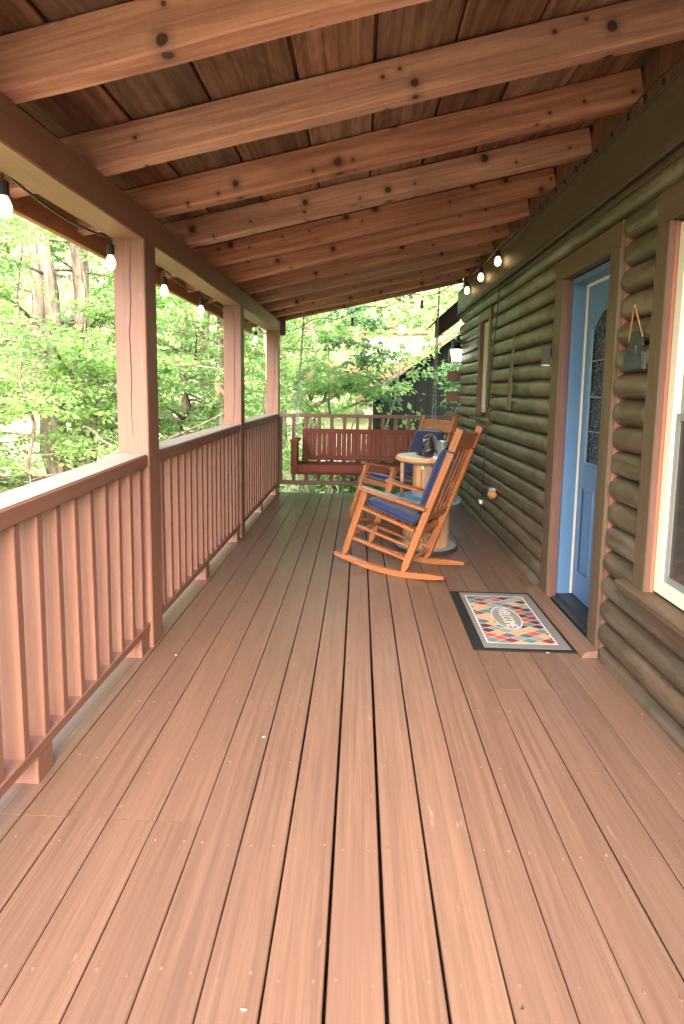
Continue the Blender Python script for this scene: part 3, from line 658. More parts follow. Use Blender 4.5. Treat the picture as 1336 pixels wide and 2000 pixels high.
# hanging relief of trees and a cabin
t_ = thing('hanging_plaque', 'dark green metal plaque of trees on a tan rope right of the door', 'plaque', (1.25, 2.81, 1.5))
px, py = XW-.012, 2.81
def plaque_outline():
    pts = [(-.105, 0), (.105, 0), (.105, .03), (.098, .075), (.085, .078)]
    for k in range(4): pts += [(.09-.008*k, .085+.022*k), (.07-.006*k, .1+.022*k)]
    pts += [(.056, .178), (.05, .13), (.046, .17), (.02, .176), (-.02, .178), (-.045, .172), (-.05, .13)]
    for k in range(4): pts += [(-.058-.002*k if k == 3 else -.052-.006*(3-k), .165-.022*k), (-.068-.008*k, .152-.022*k)]
    pts += [(-.095, .07), (-.105, .04)]
    return pts
q = plaque_outline(); n = len(q)
b = MB(); b.add([(px-.006, py-yy, 1.495+zz) for yy, zz in q]+[(px+.006, py-yy, 1.495+zz) for yy, zz in q], [tuple(range(n)), tuple(reversed(range(n, 2*n)))]+[(i, n+i, n+(i+1) % n, (i+1) % n) for i in range(n)])
obj('plate', b.mesh(), 'verdigris', t_)
b = MB()
for k in range(11): b.box((px-.012, py-.095+k*.018, 1.5), (px-.0065, py-.087+k*.018, 1.56))
b.box((px-.013, py-.03, 1.56), (px-.0065, py+.035, 1.605)).box((px-.014, py-.09, 1.56), (px-.0065, py-.06, 1.575)); obj('relief', b.mesh(), 'verdigris', t_)
rp = lambda a, c: MB().tube([Vector(a)+(Vector(c)-Vector(a))*s_+Vector((0, .003*math.sin(s_*60), 0)) for s_ in np.linspace(0, 1, 24)], .004, 6).mesh()
obj('rope', rp((px-.005, py+.062, 1.63), (px-.028, py-.025, 1.79)), 'rope_tan', t_, smooth=True); obj('rope', rp((px-.005, py-.075, 1.64), (px-.028, py-.025, 1.79)), 'rope_tan', t_, smooth=True)
# wooden hanging ornament between far window and door
t_ = thing('hanging_chime', 'slim weathered wooden ornament hanging on cords left of the door', 'ornament', (1.25, 5.02, 1.25))
cx_ = XW-.02
for z0, z1, w0, w1, yo in ((1.57, 1.68, .035, .025, 5.02), (1.37, 1.53, .03, .05, 5.05), (1.24, 1.36, .05, .04, 5.06)):
    b = MB(); b.add([(cx_+d, yo+s_*w_, z) for d in (-.008, .008) for (s_, w_, z) in ((-1, w0, z0), (1, w0, z0), (1, w1, (z0+z1)/2), (1, w1*.7, z1), (-1, w1*.7, z1), (-1, w1, (z0+z1)/2))],
          [(0, 1, 2, 3, 4, 5), (11, 10, 9, 8, 7, 6)]+[(i, 6+i, 6+(i+1) % 6, (i+1) % 6) for i in range(6)])
    obj('tag', b.mesh(), 'lichen_wood', t_)
obj('cord', MB().tube([(cx_, 4.98, 1.87), (cx_, 5.06, 1.62), (cx_-.004, 5.08, 1.5), (cx_-.004, 5.085, 1.3)], .004, 5).mesh(), 'rope_olive', t_)
obj('cord', MB().tube([(cx_, 4.98, 1.87), (cx_, 4.975, 1.62), (cx_-.004, 4.985, 1.45), (cx_-.004, 5.0, 1.28)], .004, 5).mesh(), 'rope_olive', t_)
# outlet adapter with orange cap and cord down the wall
t_ = thing('outlet_adapter', 'black plug adapter with orange cap low on the log wall', 'plug', (1.24, 5.5, .44))
mm = Matrix.Translation((XW-.04, 5.42, .45)) @ Matrix.Rotation(-math.pi/2, 4, 'X')
obj('cap', MB().lathe([(.014, -.022), (.03, -.019), (.035, .0)], 16, mm).mesh(), 'orange_cap', t_); obj('ring', MB().lathe([(.037, .001), (.037, .035)], 16, mm).mesh(), 'brass_ring', t_)
obj('body', MB().box((XW-.075, 5.475, .415), (XW-.01, 5.63, .475)).mesh(), 'black_metal', t_)
obj('bracket', MB().box((XW-.06, 5.48, .477), (XW-.0, 5.6, .495)).mesh(), 'galvanised', t_)
t_ = thing('power_cable', 'thin dark cable running down the log wall below far window', 'cable', (1.26, 6.05, .05))
obj('cable', MB().tube([(XW-.012, 5.53, 2.6), (XW-.03, 5.56, 2.3), (XW-.012, 5.9, 1.25), (XW-.02, 5.93, 1.0), (XW-.012, 5.98, .5), (XW-.014, 6.02, .3), (XW-.012, 6.05, .08)], .005, 6).mesh(), 'black_metal', t_)
obj('cable', MB().tube([(XW-.04, 5.63, .445), (XW-.04, 5.8, .43), (XW-.016, 5.99, .42)], .006, 6).mesh(), 'black_metal', t_)
obj('white_plug', MB().box((XW-.035, 6.0, .25), (XW-.008, 6.06, .29)).mesh(), 'paper', t_)

# ================================================================== string lights
def bulb(parent, x, y, z, mat, s=1.0, drop=.1):
    m_ = Matrix.Translation((x, y, z))
    so = obj('socket', MB().lathe([(.012*s, .098*s), (.021*s, .094*s), (.022*s, .05*s), (.019*s, .04*s)], 12, m_).mesh(), 'socket_black', parent, smooth=False)
    obj('bulb', MB().lathe([(.014*s, .042*s), (.02*s, .03*s), (.03*s, .005*s), (.031*s, -.012*s), (.024*s, -.034*s), (.008*s, -.045*s)], 16, m_).mesh(), mat, so, smooth=True)
    obj('lead', MB().tube([(x, y, z+.097*s), (x, y, z+.1*s+drop)], .003, 5).mesh(), 'black_metal', so)
bl = [2.1, 2.985, 3.79, 4.66, 5.62, 7.1, 8.1]
t_ = thing('string_lights', 'string of lit round bulbs hanging along the outer beam', 'string lights', (-1.25, 5, 2.1), 'strings of bulbs on the porch')
pts = []
for i in range(len(bl)-1):
    for s_ in np.linspace(0, 1, 8, endpoint=False): pts.append((-1.25, bl[i]+(bl[i+1]-bl[i])*s_, 2.117+.006*i-.07*math.sin(math.pi*s_)*(.5 if i != 1 else 1)))
pts = [(-1.25, 1.0, 2.13), (-1.25, 1.6, 2.09)]+pts+[(-1.25, 8.05, 2.15)]
obj('cable', MB().tube(pts, .0055, 6).mesh(), 'black_metal', t_)
for i, y in enumerate(bl): bulb(t_, -1.25, y, 2.0-.002*i, 'bulb_glow', .88, .03)
t_ = thing('string_lights', 'string with three lit amber bulbs high along the cabin wall', 'string lights', (1.22, 6, 2.6), 'strings of bulbs on the porch')
pts = [(FX-.035, y, 2.7-.03*abs(math.sin(y*2.3))) for y in np.linspace(1.5, 8.0, 60)]
obj('cable', MB().tube(pts, .005, 5).mesh(), 'black_metal', t_)
for y in (5.417, 6.153, 6.929): bulb(t_, 1.2, y, 2.545, 'bulb_warm', .95, .03)
t_ = thing('string_lights', 'string of unlit bulbs across the open end of the porch', 'string lights', (0, 8.2, 2.5), 'strings of bulbs on the porch')
pts = [(-1.25+2.55*s_, 8.2, 2.2+.66*s_-.08*math.sin(math.pi*s_*4)**2) for s_ in np.linspace(0, 1, 40)]
obj('cable', MB().tube(pts, .005, 5).mesh(), 'black_metal', t_)
for x in (-.12, .82): bulb(t_, x, 8.2, 2.2+.66*(x+1.25)/2.55-.19, 'bulb_off', .8, .02)

# ================================================================== doormat
t_ = thing('doormat', 'black edged welcome mat with colourful diamonds before the door', 'doormat', (.93, 3.515, 0))
RZ = Matrix.Translation((.925, 3.52, .001)) @ Matrix.Rotation(R(-.6), 4, 'Z')
obj('rubber_base', MB().sect([(-.283, 0), (.283, 0), (.281, .006), (-.281, .006)], -.468, .468).mesh(), 'rubber_mat_black', t_, RZ @ Matrix.Rotation(math.pi/2, 4, 'Z'))
obj('printed_face', MB().box((-.222, -.44, .0065), (.247, .44, .0085)).mesh(), 'mat_print', t_, RZ)
cu = bpy.data.curves.new('welcome', 'FONT'); cu.body = 'WELCOME'; cu.align_x = 'CENTER'; cu.align_y = 'CENTER'; cu.size = .078; cu.extrude = .0004
tmp = bpy.data.objects.new('tmp', cu); COL.objects.link(tmp); bpy.context.view_layer.update()
me = bpy.data.meshes.new_from_object(tmp.evaluated_get(bpy.context.evaluated_depsgraph_get())); bpy.data.objects.remove(tmp)
me.materials.clear()
obj('lettering', me, 'mat_letter', t_, RZ @ Matrix.Translation((0, 0, .0092)) @ Matrix.Rotation(-math.pi/2, 4, 'Z') @ Matrix.Diagonal((.82, 1.25, 1, 1)))

# ================================================================== rocking chairs
def chair(root_world, W, label):
    c = thing('rocking_chair', label, 'rocking chair', world=root_world, group='wooden rocking chairs on the porch')
    P = lambda s, y, z: root_world @ Vector((s, y, z))
    up = root_world.to_3x3() @ Vector((0, 1, 0))
    def b(name, a, d, w, h, upv=None, cc=.005): return bar(name, P(*a), P(*d), w, h, 'teak', c, c=cc, up=upv if upv is not None else up)
    for y in (0, -W):
        # rocker: swept curve
        m = MB(); n = 22; pr = []
        for i in range(n+1):
            s = -.2+.925*i/n; z = .27*(s-.17)**2+.002; th = .042*(1 if 2 < i < n-2 else .55+.15*min(i, n-i))
            pr.append((s, z, z+th))
        vs = []
        for (s, z0, z1) in pr: vs += [(s, y-.018, z0), (s, y+.018, z0), (s, y+.018, z1), (s, y-.018, z1)]
        fs = [(4*i+j, 4*i+(j+1) % 4, 4*i+4+(j+1) % 4, 4*i+4+j) for i in range(n) for j in range(4)]+[(3, 2, 1, 0), (4*n, 4*n+1, 4*n+2, 4*n+3)]
        obj('rocker', m.add(vs, fs).mesh(), 'teak', c, root_world)
        # posts with tapered feet
        def post(name, a, d, wd, foot):
            A, B = Vector(a), Vector(d); f, L = frame(P(*a), P(*d), up)
            m = MB(); k = L/2; h2 = .021
            for x0, x1, w0, w1 in ((-k, -k+.055, foot, wd), (-k+.055, k, wd, wd)):
                m.add([(x0, -w0/2, -h2), (x0, w0/2, -h2), (x0, w0/2, h2), (x0, -w0/2, h2), (x1, -w1/2, -h2), (x1, w1/2, -h2), (x1, w1/2, h2), (x1, -w1/2, h2)],
                      [(0, 1, 5, 4), (1, 2, 6, 5), (2, 3, 7, 6), (3, 0, 4, 7)]+([(3, 2, 1, 0)] if x0 == -k else [(4, 5, 6, 7)]))
            me = m.mesh(); bm = bmesh.new(); bm.from_mesh(me); bmesh.ops.remove_doubles(bm, verts=bm.verts, dist=.0005); bmesh.ops.bevel(bm, geom=[e for e in bm.edges], offset=.003, segments=1, affect='EDGES'); bm.to_mesh(me); bm.free()
            return obj(name, me, 'teak', c, f)
        post('front_leg', (.638, y, .092), (.452, y, .628), .052, .018)
        post('back_post', (.128, y, .03), (-.285, y, 1.13), .052, .02)
        b('armrest', (.495, y+(.012 if y == 0 else -.012), .647), (-.055, y+(.012 if y == 0 else -.012), .536), .085, .024, Vector((0, 0, 1)))
        b('side_rail', (.50, y, .497), (.04, y, .365), .024, .05)
        b('side_stretcher', (.535, y, .345), (.085, y, .238), .022, .026); b('side_stretcher', (.572, y, .242), (.105, y, .138), .022, .026)
    y0, y1 = -.02, -W+.02
    b('front_rail', (.512, y0, .475), (.512, y1, .475), .026, .055, Vector((0, 0, 1))); b('rear_rail', (.03, y0, .355), (.03, y1, .355), .026, .06, Vector((0, 0, 1)))
    b('cross_stretcher', (.56, y0, .28), (.56, y1, .28), .022, .026, Vector((0, 0, 1))); b('cross_stretcher', (.1, y0, .12), (.1, y1, .12), .022, .03, Vector((0, 0, 1)))
    for k in range(6):
        s = .46-.075*k; b('seat_slat', (s, y0+.012, .49-(.5-s)*.287), (s, y1-.012, .49-(.5-s)*.287), .05, .016, Vector((0, 0, 1)))
    lean = Vector((-.285-.128, 0, 1.1)).normalized(); bx_ = lambda z: .128-.413*(z-.03)/1.1
    nrm = root_world.to_3x3() @ Vector((1.1, 0, .413)).normalized()
    b('top_rail', (bx_(1.03), y0, 1.03), (bx_(1.03), y1, 1.03), .028, .13, root_world.to_3x3() @ lean); b('lower_back_rail', (bx_(.47), y0, .47), (bx_(.47), y1, .47), .026, .055, root_world.to_3x3() @ lean)
    ns = 4
    for k in range(ns):
        y = y0+(y1-y0)*(k+.8)/(ns+.6); b('back_slat', (bx_(.495), y, .495), (bx_(.967), y, .967), .03, .012, nrm)
    return c
def cushion(name, label, world, L, Wd, T, cornr=.35, parent=None, bulge=.6):
    """pillow lying in local XY"""
    m = MB(); n = 18
    def pt(u, v, side):
        e = (1-abs(u)**4)*(1-abs(v)**4); x = u*L/2*(1-.04*(1-abs(v))*0); y = v*Wd/2
        k = 1-.06*abs(u*v)**3
        pz = side*T/2*(max(e, 0)**.35)*(1+.04*math.sin(u*7+v*5)+.03*math.sin(v*11-u*3))
        return (x*k, y*k, pz)
    for side in (1, -1):
        k = len(m.v); m.v += [pt(-1+2*i/n, -1+2*j/n, side) for j in range(n+1) for i in range(n+1)]
        for j in range(n):
            for i in range(n):
                q = (k+j*(n+1)+i, k+j*(n+1)+i+1, k+(j+1)*(n+1)+i+1, k+(j+1)*(n+1)+i); m.f.append(q if side > 0 else q[::-1])
    me = m.mesh(); bm = bmesh.new(); bm.from_mesh(me); bmesh.ops.remove_doubles(bm, verts=bm.verts, dist=.0008); bm.to_mesh(me); bm.free()
    o = tag(obj(name, me, 'cushion_blue', parent, world, smooth=True), label, 'cushion', 'blue chair cushions')
    ring = [(-1+2*i/14, -1) for i in range(14)]+[(1, -1+2*i/14) for i in range(14)]+[(1-2*i/14, 1) for i in range(14)]+[(-1, 1-2*i/14) for i in range(15)]
    obj('piping', MB().tube([pt(u, v, 1) for u, v in ring], .0055, 6, False).mesh(), 'cushion_piping', o, world, smooth=True)
    return o
def chair_world(A, ang): return Matrix.Translation(A) @ Matrix.Rotation(R(ang), 4, 'Z')
def dress(cw, W, which):
    th = math.atan2(.497-.365, .46)
    sw = cw @ Matrix.Translation((.265, -W/2, .475)) @ Matrix.Rotation(-th, 4, 'Y')
    s = cushion('seat_cushion', 'blue seat cushion of the %s rocking chair' % which, sw, .47, W-.03, .07)
    la = math.atan2(.413, 1.1)
    bw = cw @ Matrix.Translation((.128-.413*.69/1.1+.06, -W/2, .735)) @ Matrix.Rotation(math.pi/2-la+math.pi, 4, 'Y')
    bk = cushion('back_cushion', 'blue back cushion of the %s rocking chair' % which, bw, .55, W-.02, .095)
    return s, bk
W1 = .44
cw1 = chair_world((.457, 4.245, 0), 151); 
# near side is the chair's left, y=0; far side y=-W
ch1 = chair(cw1, W1, 'nearer wooden rocking chair seen from behind with blue cushions')
s1, k1 = dress(cw1, W1, 'nearer')
W2 = .5
cw2 = chair_world((.735, 5.9, 0), 211)
ch2 = chair(cw2, W2, 'farther wooden rocking chair behind the spool table')
s2, k2 = dress(cw2, W2, 'farther')
# cushion ties round the back posts
def tie(cw, W, y, parent):
    a = cw @ Vector((-.2, y, .93)); q = [cw @ Vector((-.215+.045*math.cos(t_), y+.032*math.sin(t_), .97+.01*math.sin(2*t_))) for t_ in np.linspace(0, 6.28, 12)]
    obj('tie', MB().tube(q+[cw @ Vector((-.25, y+.02, .9)), cw @ Vector((-.245, y+.025, .84))], .005, 5).mesh(), 'cushion_blue', parent)
for cw, W, k in ((cw1, W1, k1), (cw2, W2, k2)):
    for y in (0, -W): tie(cw, W, y, k)

# ================================================================== cable spool table
TXc, TYc = .61, 5.19
t_ = thing('spool_table', 'two tier wooden cable spool table with pale top and blue shelf', 'table', (TXc, TYc, 0))
def disc(name, r, z0, z1, mat, ch=.006, cx=TXc, cy=TYc, n=48):
    return obj(name, MB().lathe([(r-ch, z0), (r, z0+ch), (r, z1-ch), (r-ch, z1)], n, None).mesh(), mat, t_, Matrix.Translation((cx, cy, 0)))
disc('base_disc', .285, .0, .028, 'rubber_black'); disc('base_plate', .27, .0285, .034, 'steel_grey', .002)
def staves(r, z0, z1, n, name):
    for k in range(n):
        a0, a1 = 2*math.pi*(k+.03)/n, 2*math.pi*(k+.97)/n; m = MB(); q = []
        for rr in (r, r-.02):
            for a in (a0, (a0+a1)/2, a1):
                q += [(rr*math.cos(a), rr*math.sin(a), z0), (rr*math.cos(a), rr*math.sin(a), z1)]
        fs = [(0, 2, 3, 1), (2, 4, 5, 3), (6, 7, 9, 8), (8, 9, 11, 10), (0, 1, 7, 6), (4, 10, 11, 5), (1, 3, 9, 7), (3, 5, 11, 9), (0, 6, 8, 2), (2, 8, 10, 4)]
        # rotate mesh so local X runs up the stave
        me = MB().add([(z, x, y) for x, y, z in q], fs).mesh()
        obj(name, me, 'spool_wood', t_, Matrix(((0, 1, 0, TXc), (0, 0, 1, TYc), (1, 0, 0, 0), (0, 0, 0, 1))))
staves(.205, .035, .425, 14, 'lower_stave')
disc('shelf_disc', .30, .426, .462, 'spool_blue'); 
disc('shelf_core', .135, .4625, .52, 'spool_blue')
staves(.13, .5205, .765, 9, 'upper_stave')
disc('top_plate', .21, .766, .785, 'spool_blue'); disc('top_disc', .285, .7855, .823, 'spool_rim', .012); disc('top_cover', .275, .8235, .8275, 'spool_top', .002)
for a in (195, 315, 75):
    x, y = .235*math.cos(R(a)), .235*math.sin(R(a)); obj('rod', MB().lathe([(.017, .4625), (.017, .785)], 12, Matrix.Translation((TXc+x, TYc+y, 0))).mesh(), 'spool_wood', t_, smooth=True)
obj('bolt', MB().lathe([(.018, 0), (.018, .008), (.006, .012)], 12, Matrix.Translation((TXc-.055, TYc-.122, .735)) @ Matrix.Rotation(math.pi/2, 4, 'X')).mesh(), 'brass_ring', t_)

# ================================================================== figurine, bucket, card on the table
def skinmesh(chains, sub=2):
    """chains: list of [(x,y,z,r),...] joined surfaces made with metaball-like remesh of spheres"""
    bm = bmesh.new()
    for ch in chains:
        for i in range(len(ch)-1):
            a, c_ = ch[i], ch[i+1]; n = max(2, int((Vector(c_[:3])-Vector(a[:3])).length/(.4*min(a[3], c_[3])))+1)
            for s_ in np.linspace(0, 1, n):
                p = [a[k]+(c_[k]-a[k])*s_ for k in range(4)]
                bmesh.ops.create_icosphere(bm, subdivisions=2, radius=p[3], matrix=Matrix.Translation(p[:3]))
    me = bpy.data.meshes.new('f'); bm.to_mesh(me); bm.free()
    o = bpy.data.objects.new('tmp', me); COL.objects.link(o); md = o.modifiers.new('r', 'REMESH'); md.mode = 'VOXEL'; md.voxel_size = .0035
    sm = o.modifiers.new('s', 'SMOOTH'); sm.iterations = 3; sm.factor = .5
    dg = bpy.context.evaluated_depsgraph_get(); me2 = bpy.data.meshes.new_from_object(o.evaluated_get(dg)); bpy.data.objects.remove(o); return me2
FZ = .828
fm = Matrix.Translation((.6, 5.06, FZ)) @ Matrix.Rotation(R(205), 4, 'Z')   # faces left, towards the camera
fig = thing('bear_figurine', 'small black seated bear figurine on the spool table', 'figurine', world=fm)
body = [[(0, 0, .05, .048), (-.005, 0, .1, .042), (.0, 0, .13, .03)], [(.005, 0, .155, .031), (.028, 0, .15, .02), (.042, 0, .147, .013)],
        [(.0, .02, .18, .011), (0, .022, .186, .009)], [(.0, -.02, .18, .011), (0, -.022, .186, .009)],
        [(-.005, .04, .12, .018), (.025, .05, .095, .014), (.055, .035, .09, .012)], [(-.005, -.04, .12, .018), (.025, -.05, .095, .014), (.05, -.04, .085, .012)],
        [(0, .04, .028, .026), (.05, .05, .025, .02), (.075, .05, .033, .018)], [(0, -.04, .028, .026), (.05, -.05, .025, .02), (.075, -.05, .033, .018)], [(-.03, 0, .02, .02), (.04, 0, .016, .016)]]
obj('body', skinmesh(body), 'bear_black', fig, fm, smooth=True)
m_ = fm @ Matrix.Translation((.05, 0, .147)); obj('muzzle', MB().lathe([(.0135, -.008), (.0145, 0), (.012, .006), (.005, .009)], 12, m_ @ Matrix.Rotation(math.pi/2, 4, 'Y')).mesh(), 'bear_tan', fig, smooth=True)
obj('nose', MB().lathe([(.005, 0), (.006, .003), (.002, .006)], 10, m_ @ Matrix.Translation((.008, 0, .005)) @ Matrix.Rotation(math.pi/2, 4, 'Y')).mesh(), 'rubber_black', fig)
# arched canopy behind the bear (a curled leaf of grey metal)
b = MB(); pr = []
for i in range(13):
    a = R(-15+i*11.5); rr = .095
    cx0, cz0 = -.012+-.075*math.cos(a)*.75, .09+rr*math.sin(a)*1.12
    if i > 9: cx0 += .012*(i-9)
    w = .012+.03*math.sin(math.pi*min(1, i/11)); pr.append((cx0, w, cz0))
vs = []
for (x, w, z) in pr: vs += [(x, -w, z-.006), (x-.006, 0, z+.004), (x, w, z-.006), (x+.006, 0, z-.006)]
b.add(vs, [(4*i+j, 4*i+(j+1) % 4, 4*i+4+(j+1) % 4, 4*i+4+j) for i in range(12) for j in range(4)]+[(3, 2, 1, 0), (48, 49, 50, 51)])
obj('leaf_canopy', b.mesh(), 'grey_wing', fig, fm, smooth=True)
t_ = thing('metal_bucket', 'small galvanised bucket on the spool table behind the bear', 'bucket', (.74, 5.24, .828))
m_ = Matrix.Translation((.74, 5.24, .828))
obj('pail', MB().lathe([(.042, 0), (.05, .06), (.052, .062), (.05, .066), (.058, .118), (.061, .12), (.061, .126), (.057, .126), (.048, .06), (.038, .006)], 24, m_).mesh(), 'galvanised', t_, smooth=False)
obj('handle', MB().tube([m_ @ Vector((.06*math.cos(a), .06*math.sin(a)*.5, .11+.035*math.sin(a))) for a in np.linspace(0, math.pi, 12)], .002, 5).mesh(), 'black_metal', t_)
t_ = tag(obj('paper_card', MB().box((-.05, -.06, 0), (.05, .06, .012)).mesh(), 'paper', None, Matrix.Translation((.69, 5.02, .8285)) @ Matrix.Rotation(R(25), 4, 'Z')), 'white folded card beside the bear figurine', 'card')

# ================================================================== porch swing
SX0, SX1 = -.84, .96
sw = thing('porch_swing', 'red brown slatted porch swing hanging on chains at the far end', 'swing', (.05, 7.35, .35))
def sb(name, a, b_, mat='swing_paint', axis=None, parent=sw): return boxo(name, a, b_, mat, parent, c=.003, axis=axis)
sb('front_apron', (SX0, 7.22, .375), (SX1, 7.245, .47))
for k in range(5): sb('seat_slat', (SX0+.02, 7.25+k*.075, .455), (SX1-.02, 7.315+k*.075, .473))
sb('top_back_rail', (SX0+.1, 7.645, .835), (SX1-.1, 7.68, .895)); sb('low_back_rail', (SX0+.1, 7.6, .49), (SX1-.1, 7.63, .55))
for x in (SX0+.1, SX1-.16): bar('back_stile', (x+.03, 7.615, .475), (x+.03, 7.6615, .834), .06, .026, 'swing_paint', sw, up=(0, 1, 0))
n = 23; a0, a1 = SX0+.165, SX1-.165; pw = (a1-a0)/n
for k in range(n):
    x = a0+pw*(k+.5); bar('back_slat', (x, 7.622, .551), (x, 7.66, .834), pw-.004, .014, 'swing_paint', sw, c=.002, up=(0, 1, 0))
for x in (SX0, SX1-.08):
    sb('arm_post', (x, 7.2, .36), (x+.08, 7.219, .755)); sb('arm_post', (x+.02, 7.575, .36), (x+.06, 7.595, .755))
    sb('armrest', (x-.012, 7.19, .7555), (x+.092, 7.62, .778)); sb('side_panel', (x+.03, 7.22, .36), (x+.05, 7.57, .755), axis=1)
sb('base_beam', (SX0, 7.28, .34), (SX1, 7.33, .374)); sb('base_beam', (SX0, 7.5, .34), (SX1, 7.55, .374))
def chain(p0, p1, link_len=.034):
    p0, p1 = Vector(p0), Vector(p1); L = (p1-p0).length; n = int(L/(link_len*.76)); d = (p1-p0).normalized(); m = MB()
    ax = d.cross(Vector((0, 1, 0))).normalized(); ay = d.cross(ax)
    for k in range(n):
        c_ = p0+d*(k+.5)*L/n; s_ = ax if k % 2 else ay; q = []
        for t_ in np.linspace(0, 2*math.pi, 9)[:-1]: q.append(c_+d*math.cos(t_)*link_len*.5+s_*math.sin(t_)*.0095)
        m.tube(q+[q[0]], .0042, 4, False)
    return m.mesh()
HY = 7.29
for (xt, xb) in ((-.712, -.795), (.945, .925)):
    zt = rb(xt, HY)+.01
    obj('chain', chain((xt, 7.4, zt-.12), (xb, 7.24, .79)), 'chain_steel', sw); obj('chain', chain((xt, 7.4, zt-.12), (xb, 7.58, .79)), 'chain_steel', sw)
    obj('spring', MB().tube([(xt+.012*math.cos(a), 7.4+.012*math.sin(a), zt-.12+a*.0023) for a in np.linspace(0, 40, 120)], .0028, 4).mesh(), 'galvanised', sw)
    obj('hook', MB().tube([(xt, 7.4, zt-.03), (xt, 7.4, zt+.1)], .005, 6).mesh(), 'galvanised', sw)
b = boxo('hanger_board', (-1.0, 7.33, 0), (-.9, 7.34, .01), 'rafter_cedar', sw) if False else None

# ================================================================== vegetation
def leaf_mesh(P, D, Nn, S, wid=.32):
    """P base points, D direction, Nn normal, S size -> folded rhombic leaves"""
    n = len(P); D = D/np.linalg.norm(D, axis=1, keepdims=True); side = np.cross(D, Nn); side /= np.linalg.norm(side, axis=1, keepdims=True)+1e-9; nr = np.cross(side, D)
    S = S[:, None]; mid = P+D*S*.45
    V = np.empty((n, 4, 3)); V[:, 0] = P; V[:, 1] = mid+side*S*wid+nr*S*.07; V[:, 2] = P+D*S-nr*S*.1; V[:, 3] = mid-side*S*wid+nr*S*.07
    me = bpy.data.meshes.new('leaves'); me.vertices.add(4*n); me.vertices.foreach_set('co', V.reshape(-1).astype(np.float32))
    tri = np.array([[0, 1, 2], [0, 2, 3]])[None]+4*np.arange(n)[:, None, None]
    me.loops.add(6*n); me.loops.foreach_set('vertex_index', tri.reshape(-1).astype(np.int32))
    me.polygons.add(2*n); me.polygons.foreach_set('loop_start', np.arange(0, 6*n, 3, dtype=np.int32)); me.polygons.foreach_set('loop_total', np.full(2*n, 3, dtype=np.int32))
    me.update(); me.validate(); return me
def tree(name, label, base, H, r0, limbs, mat, group, size=.085, dens=1.0, lean=(0, 0), bark='bark', stems=1, flat=.75, llen=(1.5, 3.2), zr=(.25, 1.0), aim=None, trunk_n=9, wig=.12):
    base = Vector(base); m = MB(); LP, LD, LN, LS = [], [], [], []
    t_ = thing(name, label, 'tree', base, group)
    stemsl = []
    for s_ in range(stems):
        a = s_*2.1+random.uniform(0, 1); off = Vector((math.cos(a), math.sin(a), 0))*(r0*.9 if stems > 1 else 0); ln = Vector((lean[0], lean[1], 0))+off*.9
        pts = [base+off+ln*(k/trunk_n)*H*.25+Vector((random.uniform(-wig, wig), random.uniform(-wig, wig), 0))*(k > 0)*.6+Vector((0, 0, H*k/trunk_n-(.3 if k == 0 else 0))) for k in range(trunk_n+1)]
        rad = [r0*(1.25 if k == 0 else 1)*(1-.8*k/trunk_n) for k in range(trunk_n+1)]
        m.tube(pts, rad, 10 if r0 > .06 else 6); stemsl.append((pts, rad))
    for k in range(limbs):
        pts, rad = stemsl[k % stems]
        f = random.uniform(*zr); i = min(int(f*trunk_n), trunk_n-1); fr = f*trunk_n-i; st = pts[i].lerp(pts[i+1], fr)
        az = random.uniform(0, 2*math.pi) if aim is None else random.gauss(aim[0], aim[1]); el = random.uniform(-.12, .5)
        L = random.uniform(*llen)*(1.15-.55*f); d = Vector((math.cos(az)*math.cos(el), math.sin(az)*math.cos(el), math.sin(el)))
        q = [st]; dd = d.copy(); ns = 7
        for j in range(ns):
            dd = (dd+Vector((random.uniform(-.18, .18), random.uniform(-.18, .18), random.uniform(-.16, .1)))).normalized(); q.append(q[-1]+dd*L/ns)
        m.tube(q, [max(.004, rad[i]*.28*(1-.85*j/ns)) for j in range(ns+1)], 5)
        # twigs
        ntw = int(9*L*dens)+4
        for w in range(ntw):
            u = random.uniform(.18, 1.0)*ns; j = min(int(u), ns-1); p = q[j].lerp(q[j+1], u-j); ax = (q[j+1]-q[j]).normalized()
            sd = ax.cross(Vector((0, 0, 1))).normalized()*random.choice((-1, 1)); tl = random.uniform(.25, .75)*(1.1-.5*u/ns)
            td = (ax*random.uniform(.3, .9)+sd*random.uniform(.4, 1)+Vector((0, 0, random.uniform(-.3, .2)))).normalized()
            if random.random() < .35: m.tube([p, p+td*tl*.6, p+td*tl+Vector((0, 0, -.03))], [.005, .004, .002], 4)
            nl = int(tl*26*dens)+3; tt = rng.uniform(.1, 1.05, nl)
            pos = np.array(p)[None]+np.array(td)[None]*tl*tt[:, None]+rng.normal(0, .035, (nl, 3)); pos[:, 2] -= .06*tt**2
            sgn = rng.choice([-1, 1], nl); sv_ = np.cross(np.array(td), [0, 0, 1.0]); sv_ /= np.linalg.norm(sv_)+1e-6
            dr = np.array(td)[None]*rng.uniform(.2, .9, (nl, 1))+sv_[None]*sgn[:, None]*rng.uniform(.3, 1, (nl, 1))+rng.normal(0, .2, (nl, 3)); dr[:, 2] -= rng.uniform(.0, .5, nl)
            nn = np.array([0, 0, flat])[None]+rng.normal(0, .38, (nl, 3))
            LP.append(pos); LD.append(dr); LN.append(nn); LS.append(size*rng.uniform(.6, 1.25, nl))
    if limbs:
        obj('crown', leaf_mesh(np.vstack(LP), np.vstack(LD), np.vstack(LN), np.concatenate(LS)), mat, t_)
    obj('trunk', m.mesh(), bark, t_, smooth=True)
    return t_
G1 = 'trees left of the porch'; G2 = 'trees beyond the end of the porch'
